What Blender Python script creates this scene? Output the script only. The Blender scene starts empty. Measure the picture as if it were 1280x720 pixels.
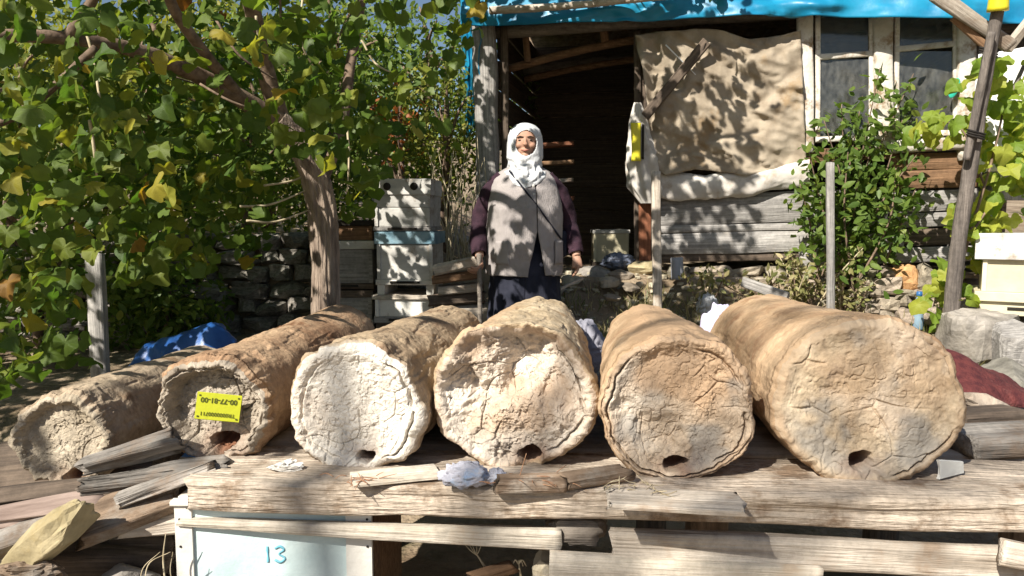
import bpy, bmesh, math, random
import numpy as np
from mathutils import Vector, Matrix, Euler

# ------------------------------------------------------------------ scene, camera, light
scene = bpy.context.scene
COL = scene.collection
R = math.radians
CAM_Z, PITCH, FPX = 1.45, R(5.3), 940.0
cam_d = bpy.data.cameras.new('camera')
cam_d.lens = 36.0 * FPX / 1280.0
cam_d.sensor_width = 36.0
cam_d.clip_start = 0.05
cam_d.clip_end = 600
cam = bpy.data.objects.new('camera', cam_d)
cam.location = (0, 0, CAM_Z)
cam.rotation_euler = (R(90) - PITCH, 0, 0)
COL.objects.link(cam)
scene.camera = cam

SUN_EL, SUN_AZ = R(40), R(38)          # azimuth measured to the left of straight behind the camera
SUN = np.array([-math.sin(SUN_AZ) * math.cos(SUN_EL), -math.cos(SUN_AZ) * math.cos(SUN_EL), math.sin(SUN_EL)])
world = bpy.data.worlds.new('World')
scene.world = world
world.use_nodes = True
wn = world.node_tree
wn.nodes.clear()
sky = wn.nodes.new('ShaderNodeTexSky')
sky.sky_type = 'NISHITA'
sky.sun_disc = False
sky.sun_elevation = SUN_EL
sky.sun_rotation = math.atan2(SUN[0], SUN[1])
bg = wn.nodes.new('ShaderNodeBackground')
bg.inputs['Strength'].default_value = 0.05
wo = wn.nodes.new('ShaderNodeOutputWorld')
wn.links.new(sky.outputs[0], bg.inputs['Color'])
wn.links.new(bg.outputs[0], wo.inputs['Surface'])
sun_d = bpy.data.lights.new('sun', 'SUN')
sun_d.energy = 5.0
sun_d.angle = R(0.5)
sun_d.color = (1.0, 0.94, 0.83)
sun = bpy.data.objects.new('sun', sun_d)
sun.rotation_euler = Vector(SUN).to_track_quat('Z', 'Y').to_euler()
sun.location = (-6, -8, 9)
COL.objects.link(sun)
vs = scene.view_settings
vs.view_transform = 'Standard'
vs.look = 'None'
vs.gamma = 1.0
vs.exposure = 0.9
vs.use_curve_mapping = False
scene.cycles.use_denoising = True
scene.cycles.max_bounces = 8
scene.cycles.transparent_max_bounces = 8

# ------------------------------------------------------------------ helpers
rng = np.random.default_rng(11)
random.seed(11)
CA, SA = math.cos(PITCH), math.sin(PITCH)

def P(px, py, Y):
    "world point at depth Y whose place was read off the photograph"
    dx, dy = (px - 640) / FPX, (360 - py) / FPX
    d = np.array([dx, CA + dy * SA, -SA + dy * CA])
    return np.array([0, 0, CAM_Z]) + d * (Y / d[1])

def proj(p):
    p = np.asarray(p, float)
    q = p - np.array([0, 0, CAM_Z])
    f = q[..., 1] * CA - q[..., 2] * SA
    u = q[..., 1] * SA + q[..., 2] * CA
    f = np.where(np.abs(f) < 1e-6, 1e-6, f)
    return 640 + FPX * q[..., 0] / f, 360 - FPX * u / f, f

_perm = np.random.default_rng(5).permutation(512)
_perm = np.concatenate([_perm, _perm, _perm])
_g = np.random.default_rng(6).normal(size=(512, 3))
_g /= np.linalg.norm(_g, axis=1)[:, None]

def perlin(p):
    p = np.asarray(p, float)
    i = np.floor(p).astype(int)
    f = p - i
    w = f * f * f * (f * (f * 6 - 15) + 10)
    i = i & 511
    out = 0
    for dx in (0, 1):
        a = _perm[(i[..., 0] + dx) & 511]
        wx = w[..., 0] if dx else 1 - w[..., 0]
        for dy in (0, 1):
            b = _perm[a + ((i[..., 1] + dy) & 511)]
            wy = w[..., 1] if dy else 1 - w[..., 1]
            for dz in (0, 1):
                h = _perm[b + ((i[..., 2] + dz) & 511)]
                g = _g[h]
                d = g[..., 0] * (f[..., 0] - dx) + g[..., 1] * (f[..., 1] - dy) + g[..., 2] * (f[..., 2] - dz)
                wz = w[..., 2] if dz else 1 - w[..., 2]
                out = out + d * wx * wy * wz
    return out * 1.6

def fbm(p, octv=4, gain=0.5):
    p = np.asarray(p, float)
    s, a, n = 0, 1.0, 0
    for k in range(octv):
        s = s + a * perlin(p * (2.03 ** k) + 17.3 * k)
        n += a
        a *= gain
    return s / n * 1.5

def worley(x, y, seed=0):
    "distance difference F2-F1 and the id of the nearest cell"
    i, j = np.floor(x).astype(int), np.floor(y).astype(int)
    f1 = np.full(x.shape, 9.0); f2 = np.full(x.shape, 9.0); cid = np.zeros(x.shape, int)
    for a in (-1, 0, 1):
        for b in (-1, 0, 1):
            h = _perm[(_perm[(i + a + seed) & 511] + ((j + b) & 511)) & 511]
            cx = i + a + 0.5 + 0.8 * (_perm[h] / 511 - .5)
            cy = j + b + 0.5 + 0.8 * (_perm[h + 37] / 511 - .5)
            d = np.hypot(x - cx, y - cy)
            near = d < f1
            f2 = np.where(near, f1, np.minimum(f2, d))
            cid = np.where(near, h, cid)
            f1 = np.where(near, d, f1)
    return f2 - f1, cid

def sstep(a, b, x):
    t = np.clip((x - a) / (b - a), 0, 1)
    return t * t * (3 - 2 * t)

def mesh(name, v, f, smooth=True, attrs=None):
    me = bpy.data.meshes.new(name)
    v = np.asarray(v, np.float32).reshape(-1, 3)
    if isinstance(f, np.ndarray):
        n, k = f.shape
        me.vertices.add(len(v)); me.vertices.foreach_set('co', v.ravel())
        me.loops.add(n * k); me.loops.foreach_set('vertex_index', f.astype(np.int32).ravel())
        me.polygons.add(n)
        me.polygons.foreach_set('loop_start', np.arange(0, n * k, k, dtype=np.int32))
        me.update(calc_edges=True); me.validate()
    else:
        me.from_pydata(v.tolist(), [], [list(map(int, q)) for q in f])
        me.update()
    for an, av in (attrs or {}).items():
        at = me.attributes.new(an, 'FLOAT', 'POINT')
        at.data.foreach_set('value', np.asarray(av, np.float32).ravel())
    if smooth:
        me.polygons.foreach_set('use_smooth', np.ones(len(me.polygons), bool))
    return me

def link(name, me, m=None, parent=None, loc=None, rot=None, mw=None):
    o = bpy.data.objects.new(name, me)
    COL.objects.link(o)
    if m is not None and me is not None and not me.materials:
        me.materials.append(m)
    if mw is not None:
        o.matrix_world = mw
    if loc is not None:
        o.location = loc
    if rot is not None:
        o.rotation_euler = rot
    if parent is not None:
        o.parent = parent
        pl = parent.matrix_basis                    # parents' own placement is given in world coordinates too
        o.matrix_parent_inverse = pl.inverted()     # children are given in world coordinates
    return o

def tag(o, label, cat, group=None):
    o['label'] = label
    o['category'] = cat
    if group: o['group'] = group
    return o

def thing(name, label, cat, loc=(0, 0, 0), group=None):
    o = bpy.data.objects.new(name, None)
    o.empty_display_size = 0.1
    COL.objects.link(o)
    o.location = tuple(loc)
    return tag(o, label, cat, group)

def structure(o):
    o['kind'] = 'structure'; return o

def stuff(o):
    o['kind'] = 'stuff'; return o

def loft(rings, caps=True, closed=True):
    rings = np.asarray(rings, float)
    n, m, _ = rings.shape
    a = np.arange(n - 1)[:, None] * m
    j = np.arange(m if closed else m - 1)[None, :]
    j2 = (j + 1) % m
    f = np.stack([a + j, a + j2, a + m + j2, a + m + j], -1).reshape(-1, 4)
    if caps and closed:
        fl = [tuple(q) for q in f.tolist()]
        fl.append(tuple(range(m - 1, -1, -1)))
        fl.append(tuple(range((n - 1) * m, n * m)))
        return rings.reshape(-1, 3), fl
    return rings.reshape(-1, 3), f

def frames(path):
    path = np.asarray(path, float)
    t = np.gradient(path, axis=0)
    t /= np.linalg.norm(t, axis=1)[:, None] + 1e-9
    ref = np.array([0, 0, 1.0]) if abs(t[0][2]) < .9 else np.array([1.0, 0, 0])
    A = []
    for k in range(len(path)):
        ref = ref - t[k] * ref.dot(t[k]); ref = ref / np.linalg.norm(ref)
        A.append(ref)
    A = np.array(A)
    return A, np.cross(t, A)

def resample(pts, n):
    "smooth curve through control points"
    pts = np.asarray(pts, float)
    m = len(pts)
    if m == 2:
        return pts[0] + np.linspace(0, 1, n)[:, None] * (pts[1] - pts[0])
    ext = np.vstack([2 * pts[0] - pts[1], pts, 2 * pts[-1] - pts[-2]])
    u = np.linspace(0, m - 1 - 1e-6, n)
    k = u.astype(int); t = (u - k)[:, None]
    p0, p1, p2, p3 = ext[k], ext[k + 1], ext[k + 2], ext[k + 3]
    return 0.5 * ((2 * p1) + (-p0 + p2) * t + (2 * p0 - 5 * p1 + 4 * p2 - p3) * t * t + (-p0 + 3 * p1 - 3 * p2 + p3) * t ** 3)

def tube_vf(path, rad, seg=8, n=None, amp=0.0, fs=8.0, caps=True, flat=1.0):
    if n: 
        rad = np.interp(np.linspace(0, 1, n), np.linspace(0, 1, len(rad)), rad) if np.ndim(rad) else rad
        path = resample(path, n)
    path = np.asarray(path, float)
    A, B = frames(path)
    rad = np.broadcast_to(np.asarray(rad, float), (len(path),))
    th = np.linspace(0, 2 * math.pi, seg, endpoint=False)
    dirs = A[:, None] * np.cos(th)[None, :, None] + B[:, None] * (np.sin(th) * flat)[None, :, None]
    rr = rad[:, None] * np.ones(seg)
    if amp:
        rr = rr * (1 + amp * fbm(path[:, None] * fs + dirs * 1.2, 3))
    return loft(path[:, None] + dirs * rr[..., None], caps)

def tube(name, path, rad, m, parent=None, **k):
    v, f = tube_vf(path, rad, **k)
    o0 = np.asarray(v).reshape(-1, 3).mean(0)
    return link(name, mesh(name, v - o0, f), m, parent, loc=tuple(o0))

def merge(parts):
    V, F, o = [], [], 0
    for v, f in parts:
        v = np.asarray(v, float).reshape(-1, 3)
        V.append(v); F += [tuple(int(i) + o for i in q) for q in (f.tolist() if isinstance(f, np.ndarray) else f)]
        o += len(v)
    return np.vstack(V), F

def rrect(W, T, r, side=1, k=2):
    "rounded rectangle section, W along local z, T along local y"
    pts = []
    r = min(r, W * .49, T * .49)
    cs = [(1, 1, 0), (-1, 1, 90), (-1, -1, 180), (1, -1, 270)]
    for q, (sy, sz, a0) in enumerate(cs):
        for t in np.linspace(0, 90, k):
            a = R(a0 + t)
            pts.append((sy * (T / 2 - r) + r * math.cos(a), sz * (W / 2 - r) + r * math.sin(a)))
        if side > 1:
            ny, nz, na = cs[(q + 1) % 4]
            e0 = pts[-1]; a = R(na)
            e1 = (ny * (T / 2 - r) + r * math.cos(a), nz * (W / 2 - r) + r * math.sin(a))
            for t in np.linspace(0, 1, side + 1)[1:-1]:
                pts.append((e0[0] + (e1[0] - e0[0]) * t, e0[1] + (e1[1] - e0[1]) * t))
    return np.array(pts)

_seed = [0]
def board_mesh(L, W, T, nx=8, r=None, amp=0.004, fs=5.0, ragged=0.01, side=1, k=2, bow=0.0, taper=(1, 1), fine=0.0, grooves=0.0, wane=0.0):
    _seed[0] += 1
    s = _seed[0] * 7.7
    r = min(W, T) * .18 if r is None else r
    sec = rrect(W, T, r, side, k)
    x = np.linspace(-L / 2, L / 2, nx + 1)
    m = len(sec)
    u = np.linspace(0, 1, nx + 1)
    sc = np.interp(u, [0, 1], taper)
    rings = np.zeros((nx + 1, m, 3))
    rings[..., 0] = x[:, None]
    rings[..., 1] = sec[None, :, 0]
    rings[..., 2] = sec[None, :, 1] * sc[:, None]
    q = rings + s
    nz = np.stack([perlin(q * np.array([fs * .35, fs, fs]) + 5), perlin(q * np.array([fs * .35, fs, fs]) + 50)], -1)
    rings[..., 1] += amp * nz[..., 0]
    rings[..., 2] += amp * nz[..., 1]
    rings[..., 2] += wane * W * perlin(np.stack([rings[..., 0] * 2.2 + s, np.sign(rings[..., 2]) * 3, rings[..., 0] * 0], -1)) * np.sign(sec[None, :, 1])
    if fine:
        g = np.stack([perlin(q * np.array([5, 75, 75])), perlin(q * np.array([5, 75, 75]) + 90)], -1)
        rings[..., 1] += fine * g[..., 0]; rings[..., 2] += fine * g[..., 1]
    if grooves:
        gg = perlin(q * np.array([1.5, 45, 45]) + 33)
        gv = -grooves * sstep(.15, .45, gg)
        d = sec / (np.linalg.norm(sec, axis=1)[:, None] + 1e-9)
        rings[..., 1] += gv * np.sign(sec[None, :, 0]) * (np.abs(sec[None, :, 0]) > T * .35)
        rings[..., 2] += gv * np.sign(sec[None, :, 1]) * (np.abs(sec[None, :, 1]) > W * .45)
    rings[..., 2] += bow * (1 - (2 * u - 1) ** 2)[:, None]
    for e, sg in ((0, -1), (-1, 1)):
        rings[e, :, 0] += sg * ragged * perlin(np.c_[sec * 25 + s, np.full(m, e * 3.3)])
    v, f = loft(rings, True)
    return v, f

def basis(p0, p1, up=(0, 0, 1)):
    p0, p1 = Vector(p0), Vector(p1)
    X = (p1 - p0).normalized()
    U = Vector(up)
    Y = U.cross(X)
    Y.normalize()
    Z = X.cross(Y)
    M_ = Matrix((X, Y, Z)).transposed().to_4x4()
    M_.translation = (p0 + p1) / 2
    return M_, (p1 - p0).length

def board(name, p0, p1, W, T, m, parent=None, up=(0, 0, 1), **k):
    "plank from p0 to p1; W is measured along up, T across"
    mw, L = basis(p0, p1, up)
    v, f = board_mesh(L, W, T, **k)
    return link(name, mesh(name, v, f, smooth=k.get('fine', 0) > 0), m, parent, mw=mw)

def box_vf(c, s, bev=0.004, amp=0.0):
    "bevelled box: c centre, s size"
    v, f = board_mesh(s[0], s[2], s[1], nx=2, r=bev, amp=amp, ragged=0.0)
    v = v + np.asarray(c, float)
    return v, f

def box(name, c, s, m, parent=None, rz=0.0, bev=0.004, amp=0.001):
    v, f = board_mesh(s[0], s[2], s[1], nx=3, r=bev, amp=amp, ragged=amp)
    mw = Matrix.Translation(Vector(c)) @ Matrix.Rotation(rz, 4, 'Z')
    return link(name, mesh(name, v, f, smooth=False), m, parent, mw=mw)

def rock_vf(size, seed, nu=14, nv=10, e=0.75, amp=.16, fs=1.5):
    th = np.linspace(0, 2 * math.pi, nu, endpoint=False)
    ph = np.linspace(-math.pi / 2, math.pi / 2, nv)
    T_, H_ = np.meshgrid(th, ph)
    pw = lambda a: np.sign(a) * np.abs(a) ** e
    d = np.stack([pw(np.cos(H_)) * pw(np.cos(T_)), pw(np.cos(H_)) * pw(np.sin(T_)), pw(np.sin(H_))], -1)
    n = fbm(d * fs + seed * 3.1, 3)
    d = d * (1 + amp * n)[..., None]
    # a few flat cuts give the broken faces of quarried stone
    r2 = np.random.default_rng(seed)
    for _ in range(5):
        k = r2.normal(size=3); k /= np.linalg.norm(k)
        dd = d @ k
        d = d - np.maximum(dd - .78, 0)[..., None] * k
    return loft(d * np.asarray(size) / 2, True)

def rock(name, c, size, m, parent=None, seed=1, rot=(0, 0, 0), smooth=False, **k):
    v, f = rock_vf(size, seed, **k)
    return link(name, mesh(name, v, f, smooth=smooth), m, parent, loc=tuple(c), rot=rot)

def sheet_vf(fn, nu, nv):
    u, v = np.meshgrid(np.linspace(0, 1, nu), np.linspace(0, 1, nv), indexing='ij')
    p = fn(u, v)
    a = np.arange(nu - 1)[:, None] * nv
    j = np.arange(nv - 1)[None, :]
    f = np.stack([a + j, a + j + 1, a + nv + j + 1, a + nv + j], -1).reshape(-1, 4)
    return p.reshape(-1, 3), f

def sheet(name, fn, nu, nv, m, parent=None, thick=0.004):
    v, f = sheet_vf(fn, nu, nv)
    c = v.mean(0)
    o = link(name, mesh(name, v - c, f), m, parent, loc=tuple(c))
    if thick:
        md = o.modifiers.new('thickness', 'SOLIDIFY'); md.thickness = thick; md.offset = 0
    return o

def ellip_vf(c, s, nu=20, nv=14, rot=None):
    th = np.linspace(0, 2 * math.pi, nu, endpoint=False)
    ph = np.linspace(-math.pi / 2 + .02, math.pi / 2 - .02, nv)
    T_, H_ = np.meshgrid(th, ph)
    d = np.stack([np.cos(H_) * np.cos(T_), np.cos(H_) * np.sin(T_), np.sin(H_)], -1) * np.asarray(s)
    if rot is not None:
        d = d @ np.array(Euler(rot).to_matrix()).T
    return loft(d + np.asarray(c), True)

# ------------------------------------------------------------------ materials
def lin(c):
    return (c[0], c[1], c[2], 1.0)

def M(name, c1, c2, scale=(4, 4, 4), rough=.85, bump=.35, bscale=60.0, bstretch=None, var=.12, detail=6, spec=.3, lo=.35, hi=.65,
      spots=None, spot_scale=9.0, spot_thr=.62, attrs=(), transl=None, metal=0.0, hue=0.0, coord='Object', dist=.01, crackle=0.0, crk_scale=30.0, fine=None):
    m = bpy.data.materials.new(name)
    m.use_nodes = True
    t = m.node_tree; N = t.nodes; L = t.links
    N.clear()
    out = N.new('ShaderNodeOutputMaterial')
    bs = N.new('ShaderNodeBsdfPrincipled')
    bs.inputs['Roughness'].default_value = rough
    bs.inputs['Specular IOR Level'].default_value = spec
    bs.inputs['Metallic'].default_value = metal
    tc = N.new('ShaderNodeTexCoord')
    oi = N.new('ShaderNodeObjectInfo')
    off = N.new('ShaderNodeVectorMath'); off.operation = 'MULTIPLY_ADD'
    mp = N.new('ShaderNodeMapping'); mp.inputs['Scale'].default_value = scale
    L.new(tc.outputs[coord], mp.inputs['Vector'])
    sh = N.new('ShaderNodeVectorMath'); sh.operation = 'ADD'
    sc_ = N.new('ShaderNodeMath'); sc_.operation = 'MULTIPLY'; sc_.inputs[1].default_value = 37.0
    L.new(oi.outputs['Random'], sc_.inputs[0])
    cx = N.new('ShaderNodeCombineXYZ')
    for i in range(3): L.new(sc_.outputs[0], cx.inputs[i])
    L.new(mp.outputs[0], sh.inputs[0]); L.new(cx.outputs[0], sh.inputs[1])
    N.remove(off)
    n1 = N.new('ShaderNodeTexNoise'); n1.inputs['Scale'].default_value = 1.0; n1.inputs['Detail'].default_value = detail
    n1.inputs['Roughness'].default_value = .62
    L.new(sh.outputs[0], n1.inputs['Vector'])
    rp = N.new('ShaderNodeValToRGB')
    rp.color_ramp.elements[0].position = lo; rp.color_ramp.elements[0].color = lin(c1)
    rp.color_ramp.elements[1].position = hi; rp.color_ramp.elements[1].color = lin(c2)
    L.new(n1.outputs['Fac'], rp.inputs['Fac'])
    colr = rp.outputs['Color']
    def mix(fac, a, b):
        x = N.new('ShaderNodeMix'); x.data_type = 'RGBA'
        L.new(fac, x.inputs[0])
        L.new(a, x.inputs[6])
        if isinstance(b, tuple): x.inputs[7].default_value = lin(b)
        else: L.new(b, x.inputs[7])
        return x.outputs[2]
    if spots is not None:
        n2 = N.new('ShaderNodeTexNoise'); n2.inputs['Scale'].default_value = spot_scale; n2.inputs['Detail'].default_value = 7
        n2.inputs['Roughness'].default_value = .7
        L.new(tc.outputs[coord], n2.inputs['Vector'])
        r2 = N.new('ShaderNodeMapRange'); r2.inputs['From Min'].default_value = spot_thr - .06; r2.inputs['From Max'].default_value = spot_thr + .06
        L.new(n2.outputs['Fac'], r2.inputs['Value'])
        colr = mix(r2.outputs[0], colr, spots)
    if fine:
        nf = N.new('ShaderNodeTexNoise'); nf.inputs['Scale'].default_value = fine[0]; nf.inputs['Detail'].default_value = 5; nf.inputs['Roughness'].default_value = .75
        L.new(tc.outputs[coord], nf.inputs['Vector'])
        mf = N.new('ShaderNodeMapRange'); mf.inputs['From Min'].default_value = .3; mf.inputs['From Max'].default_value = .7; mf.inputs['To Min'].default_value = fine[1]; mf.inputs['To Max'].default_value = fine[2]
        L.new(nf.outputs['Fac'], mf.inputs['Value'])
        hf = N.new('ShaderNodeHueSaturation'); L.new(mf.outputs[0], hf.inputs['Value']); L.new(colr, hf.inputs['Color'])
        colr = hf.outputs[0]
    for an, ac in attrs:
        a = N.new('ShaderNodeAttribute'); a.attribute_name = an
        colr = mix(a.outputs['Fac'], colr, ac)
    if var or hue:
        hs = N.new('ShaderNodeHueSaturation')
        mr = N.new('ShaderNodeMapRange'); mr.inputs['To Min'].default_value = 1 - var; mr.inputs['To Max'].default_value = 1 + var
        L.new(oi.outputs['Random'], mr.inputs['Value']); L.new(mr.outputs[0], hs.inputs['Value'])
        if hue:
            m2 = N.new('ShaderNodeMath'); m2.operation = 'MULTIPLY'; m2.inputs[1].default_value = 7.31
            m3 = N.new('ShaderNodeMath'); m3.operation = 'FRACT'
            m4 = N.new('ShaderNodeMapRange'); m4.inputs['To Min'].default_value = .5 - hue; m4.inputs['To Max'].default_value = .5 + hue
            L.new(oi.outputs['Random'], m2.inputs[0]); L.new(m2.outputs[0], m3.inputs[0]); L.new(m3.outputs[0], m4.inputs['Value']); L.new(m4.outputs[0], hs.inputs['Hue'])
        L.new(colr, hs.inputs['Color']); colr = hs.outputs[0]
    L.new(colr, bs.inputs['Base Color'])
    if bump:
        nb = N.new('ShaderNodeTexNoise'); nb.inputs['Scale'].default_value = 1.0; nb.inputs['Detail'].default_value = 6
        mb = N.new('ShaderNodeMapping')
        mb.inputs['Scale'].default_value = bstretch if bstretch else (bscale, bscale, bscale)
        L.new(tc.outputs[coord], mb.inputs['Vector']); L.new(mb.outputs[0], nb.inputs['Vector'])
        h = nb.outputs['Fac']
        if crackle:
            vo = N.new('ShaderNodeTexVoronoi'); vo.feature = 'DISTANCE_TO_EDGE'; vo.inputs['Scale'].default_value = crk_scale
            nd = N.new('ShaderNodeTexNoise'); nd.inputs['Scale'].default_value = crk_scale * .8; nd.inputs['Detail'].default_value = 3
            L.new(tc.outputs[coord], nd.inputs['Vector'])
            ad = N.new('ShaderNodeVectorMath'); ad.operation = 'MULTIPLY_ADD'; ad.inputs[1].default_value = (.06, .06, .06)
            L.new(nd.outputs['Color'], ad.inputs[0]); L.new(tc.outputs[coord], ad.inputs[2]); L.new(ad.outputs[0], vo.inputs['Vector'])
            mr2 = N.new('ShaderNodeMapRange'); mr2.inputs['From Max'].default_value = .06; mr2.inputs['To Max'].default_value = crackle
            L.new(vo.outputs['Distance'], mr2.inputs['Value'])
            sm = N.new('ShaderNodeMath'); sm.operation = 'ADD'
            L.new(h, sm.inputs[0]); L.new(mr2.outputs[0], sm.inputs[1]); h = sm.outputs[0]
        bp = N.new('ShaderNodeBump'); bp.inputs['Strength'].default_value = bump; bp.inputs['Distance'].default_value = dist
        L.new(h, bp.inputs['Height']); L.new(bp.outputs[0], bs.inputs['Normal'])
    if transl:
        tr = N.new('ShaderNodeBsdfTranslucent')
        hs2 = N.new('ShaderNodeHueSaturation'); hs2.inputs['Saturation'].default_value = 1.15; hs2.inputs['Value'].default_value = 1.5
        L.new(colr, hs2.inputs['Color']); L.new(hs2.outputs[0], tr.inputs['Color'])
        mx = N.new('ShaderNodeMixShader'); mx.inputs[0].default_value = transl
        L.new(bs.outputs[0], mx.inputs[1]); L.new(tr.outputs[0], mx.inputs[2]); L.new(mx.outputs[0], out.inputs['Surface'])
    else:
        L.new(bs.outputs[0], out.inputs['Surface'])
    return m

def wood(name, c1, c2, var=.18, bump=.6, spots=None, rough=.88, hue=0.0, spot_thr=.62, grain=62):
    return M(name, c1, c2, scale=(2.2, grain, grain), rough=rough, bump=bump, bstretch=(9, 190, 190), var=var, spots=spots, spot_scale=7, spot_thr=spot_thr, hue=hue, lo=.3, hi=.7, fine=(28, .72, 1.2))

W_GREY = wood('weathered_grey_wood', (.16, .15, .145), (.42, .40, .38), spots=(.22, .20, .18))
W_PALE = wood('sun_bleached_wood', (.30, .25, .20), (.56, .50, .43), spots=(.26, .20, .15), spot_thr=.60)
W_BROWN = wood('brown_wood', (.10, .055, .03), (.27, .16, .09))
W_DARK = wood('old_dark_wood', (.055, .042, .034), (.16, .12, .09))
W_RED = wood('reddish_door_wood', (.14, .05, .025), (.26, .11, .06))
W_CREAM = wood('pale_cream_board', (.44, .385, .31), (.64, .58, .50), spots=(.36, .29, .22), spot_thr=.62, grain=40)
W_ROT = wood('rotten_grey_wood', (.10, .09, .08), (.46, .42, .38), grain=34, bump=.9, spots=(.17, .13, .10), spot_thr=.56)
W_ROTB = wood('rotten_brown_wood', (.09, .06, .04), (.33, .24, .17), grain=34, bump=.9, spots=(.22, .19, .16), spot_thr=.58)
W_POLE = wood('barked_pole_wood', (.12, .10, .085), (.30, .26, .22), grain=30)
PT_WHITE = M('flaking_white_paint', (.50, .48, .44), (.72, .70, .66), scale=(3, 3, 3), bump=.25, bscale=40, spots=(.30, .24, .18), spot_scale=7, spot_thr=.63, rough=.7)
PT_BLUE = M('pale_blue_paint', (.40, .52, .54), (.62, .73, .74), scale=(5, 5, 5), bump=.2, bscale=50, spots=(.40, .42, .38), spot_scale=5, spot_thr=.66, rough=.6)
PT_CREAM = M('cream_paint', (.50, .445, .30), (.64, .585, .425), scale=(3, 3, 3), bump=.15, bscale=40, spots=(.40, .34, .22), spot_scale=6, spot_thr=.68, rough=.65)
PT_TEAL = M('worn_teal_lid', (.10, .22, .30), (.30, .42, .48), scale=(6, 6, 6), bump=.2, rough=.6)
SOIL = M('dry_soil', (.16, .11, .07), (.34, .27, .19), scale=(2.2, 2.2, 2.2), bump=.9, bscale=28, spots=(.10, .085, .045), spot_scale=1.3, spot_thr=.58, var=0, dist=.03)
STONE = M('field_stone', (.20, .165, .125), (.42, .36, .28), scale=(7, 7, 7), bump=.7, bscale=45, var=.3, hue=.02, spots=(.14, .13, .12), spot_scale=10)
STONE_G = M('grey_stone', (.13, .12, .105), (.31, .285, .25), scale=(9, 9, 9), bump=.7, bscale=40, var=.25, hue=.015)
STONE_Y = M('yellow_stone', (.22, .18, .10), (.40, .335, .205), scale=(9, 9, 9), bump=.6, bscale=40, var=.05, spots=(.28, .22, .11), spot_scale=9)
STONE_O = M('orange_stone', (.38, .20, .08), (.58, .34, .17), scale=(9, 9, 9), bump=.6, bscale=40, var=.05)
BARK = M('flaky_bark', (.10, .07, .055), (.40, .315, .25), scale=(22, 22, 4), bump=1.0, bstretch=(60, 60, 9), var=0, dist=.02, lo=.3, hi=.68)
TWIG = M('vine_twig', (.09, .06, .045), (.24, .17, .12), scale=(20, 20, 20), bump=.3, var=.2)
BLACK = M('black_and_hole_dark', (.012, .010, .009), (.03, .025, .02), bump=.2, var=0)  # black parts, and painted shade for the box hives' openings

def leafmat(name, cols, transl=.45, rough=.5, obj=False):
    m = bpy.data.materials.new(name); m.use_nodes = True
    t = m.node_tree; N = t.nodes; L = t.links; N.clear()
    out = N.new('ShaderNodeOutputMaterial'); bs = N.new('ShaderNodeBsdfPrincipled')
    bs.inputs['Roughness'].default_value = rough; bs.inputs['Specular IOR Level'].default_value = .35
    if obj:
        src = N.new('ShaderNodeObjectInfo').outputs['Random']
    else:
        a = N.new('ShaderNodeAttribute'); a.attribute_name = 'tint'; src = a.outputs['Fac']
    rp = N.new('ShaderNodeValToRGB'); el = rp.color_ramp.elements
    while len(el) < len(cols): el.new(.5)
    for e, (p, c) in zip(el, cols): e.position = p; e.color = lin(c)
    L.new(src, rp.inputs['Fac'])
    tc = N.new('ShaderNodeTexCoord'); n = N.new('ShaderNodeTexNoise'); n.inputs['Scale'].default_value = 45; n.inputs['Detail'].default_value = 3
    L.new(tc.outputs['Object'], n.inputs['Vector'])
    hs = N.new('ShaderNodeHueSaturation'); mr = N.new('ShaderNodeMapRange')
    mr.inputs['To Min'].default_value = .7; mr.inputs['To Max'].default_value = 1.3
    L.new(n.outputs['Fac'], mr.inputs['Value']); L.new(mr.outputs[0], hs.inputs['Value']); L.new(rp.outputs[0], hs.inputs['Color'])
    L.new(hs.outputs[0], bs.inputs['Base Color'])
    bp = N.new('ShaderNodeBump'); bp.inputs['Strength'].default_value = .4; bp.inputs['Distance'].default_value = .004
    L.new(n.outputs['Fac'], bp.inputs['Height']); L.new(bp.outputs[0], bs.inputs['Normal'])
    tr = N.new('ShaderNodeBsdfTranslucent'); h2 = N.new('ShaderNodeHueSaturation'); h2.inputs['Value'].default_value = 1.7; h2.inputs['Saturation'].default_value = 1.1
    L.new(hs.outputs[0], h2.inputs['Color']); L.new(h2.outputs[0], tr.inputs['Color'])
    mx = N.new('ShaderNodeMixShader'); mx.inputs[0].default_value = transl
    L.new(bs.outputs[0], mx.inputs[1]); L.new(tr.outputs[0], mx.inputs[2]); L.new(mx.outputs[0], out.inputs['Surface'])
    return m

VINE_COLS = [(0, (.06, .115, .018)), (.45, (.115, .17, .026)), (.72, (.20, .23, .036)), (.88, (.34, .30, .04)), (.955, (.42, .28, .04)), (1.0, (.24, .10, .03))]
LEAF = leafmat('grape_leaf', VINE_COLS)
LEAF_O = leafmat('grape_leaf_single', [(0, (.055, .105, .017)), (.5, (.105, .155, .024)), (.8, (.17, .205, .033)), (.93, (.26, .25, .035)), (.985, (.34, .24, .035)), (1.0, (.22, .11, .03))], obj=True)
LEAF_BRIGHT = leafmat('young_vine_leaf', [(0, (.13, .21, .025)), (.6, (.24, .30, .04)), (1, (.40, .37, .06))], transl=.4)
LEAF_SHRUB = leafmat('shrub_leaf', [(0, (.055, .105, .018)), (.7, (.13, .19, .034)), (1, (.25, .28, .055))], transl=.36)
LEAF_FAR = leafmat('far_leaf', [(0, (.065, .10, .018)), (.6, (.15, .18, .03)), (1, (.30, .28, .055))], transl=.38)
GRASS = leafmat('dry_grass', [(0, (.07, .10, .025)), (.5, (.20, .19, .07)), (1, (.42, .35, .19))], transl=.2)

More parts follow.
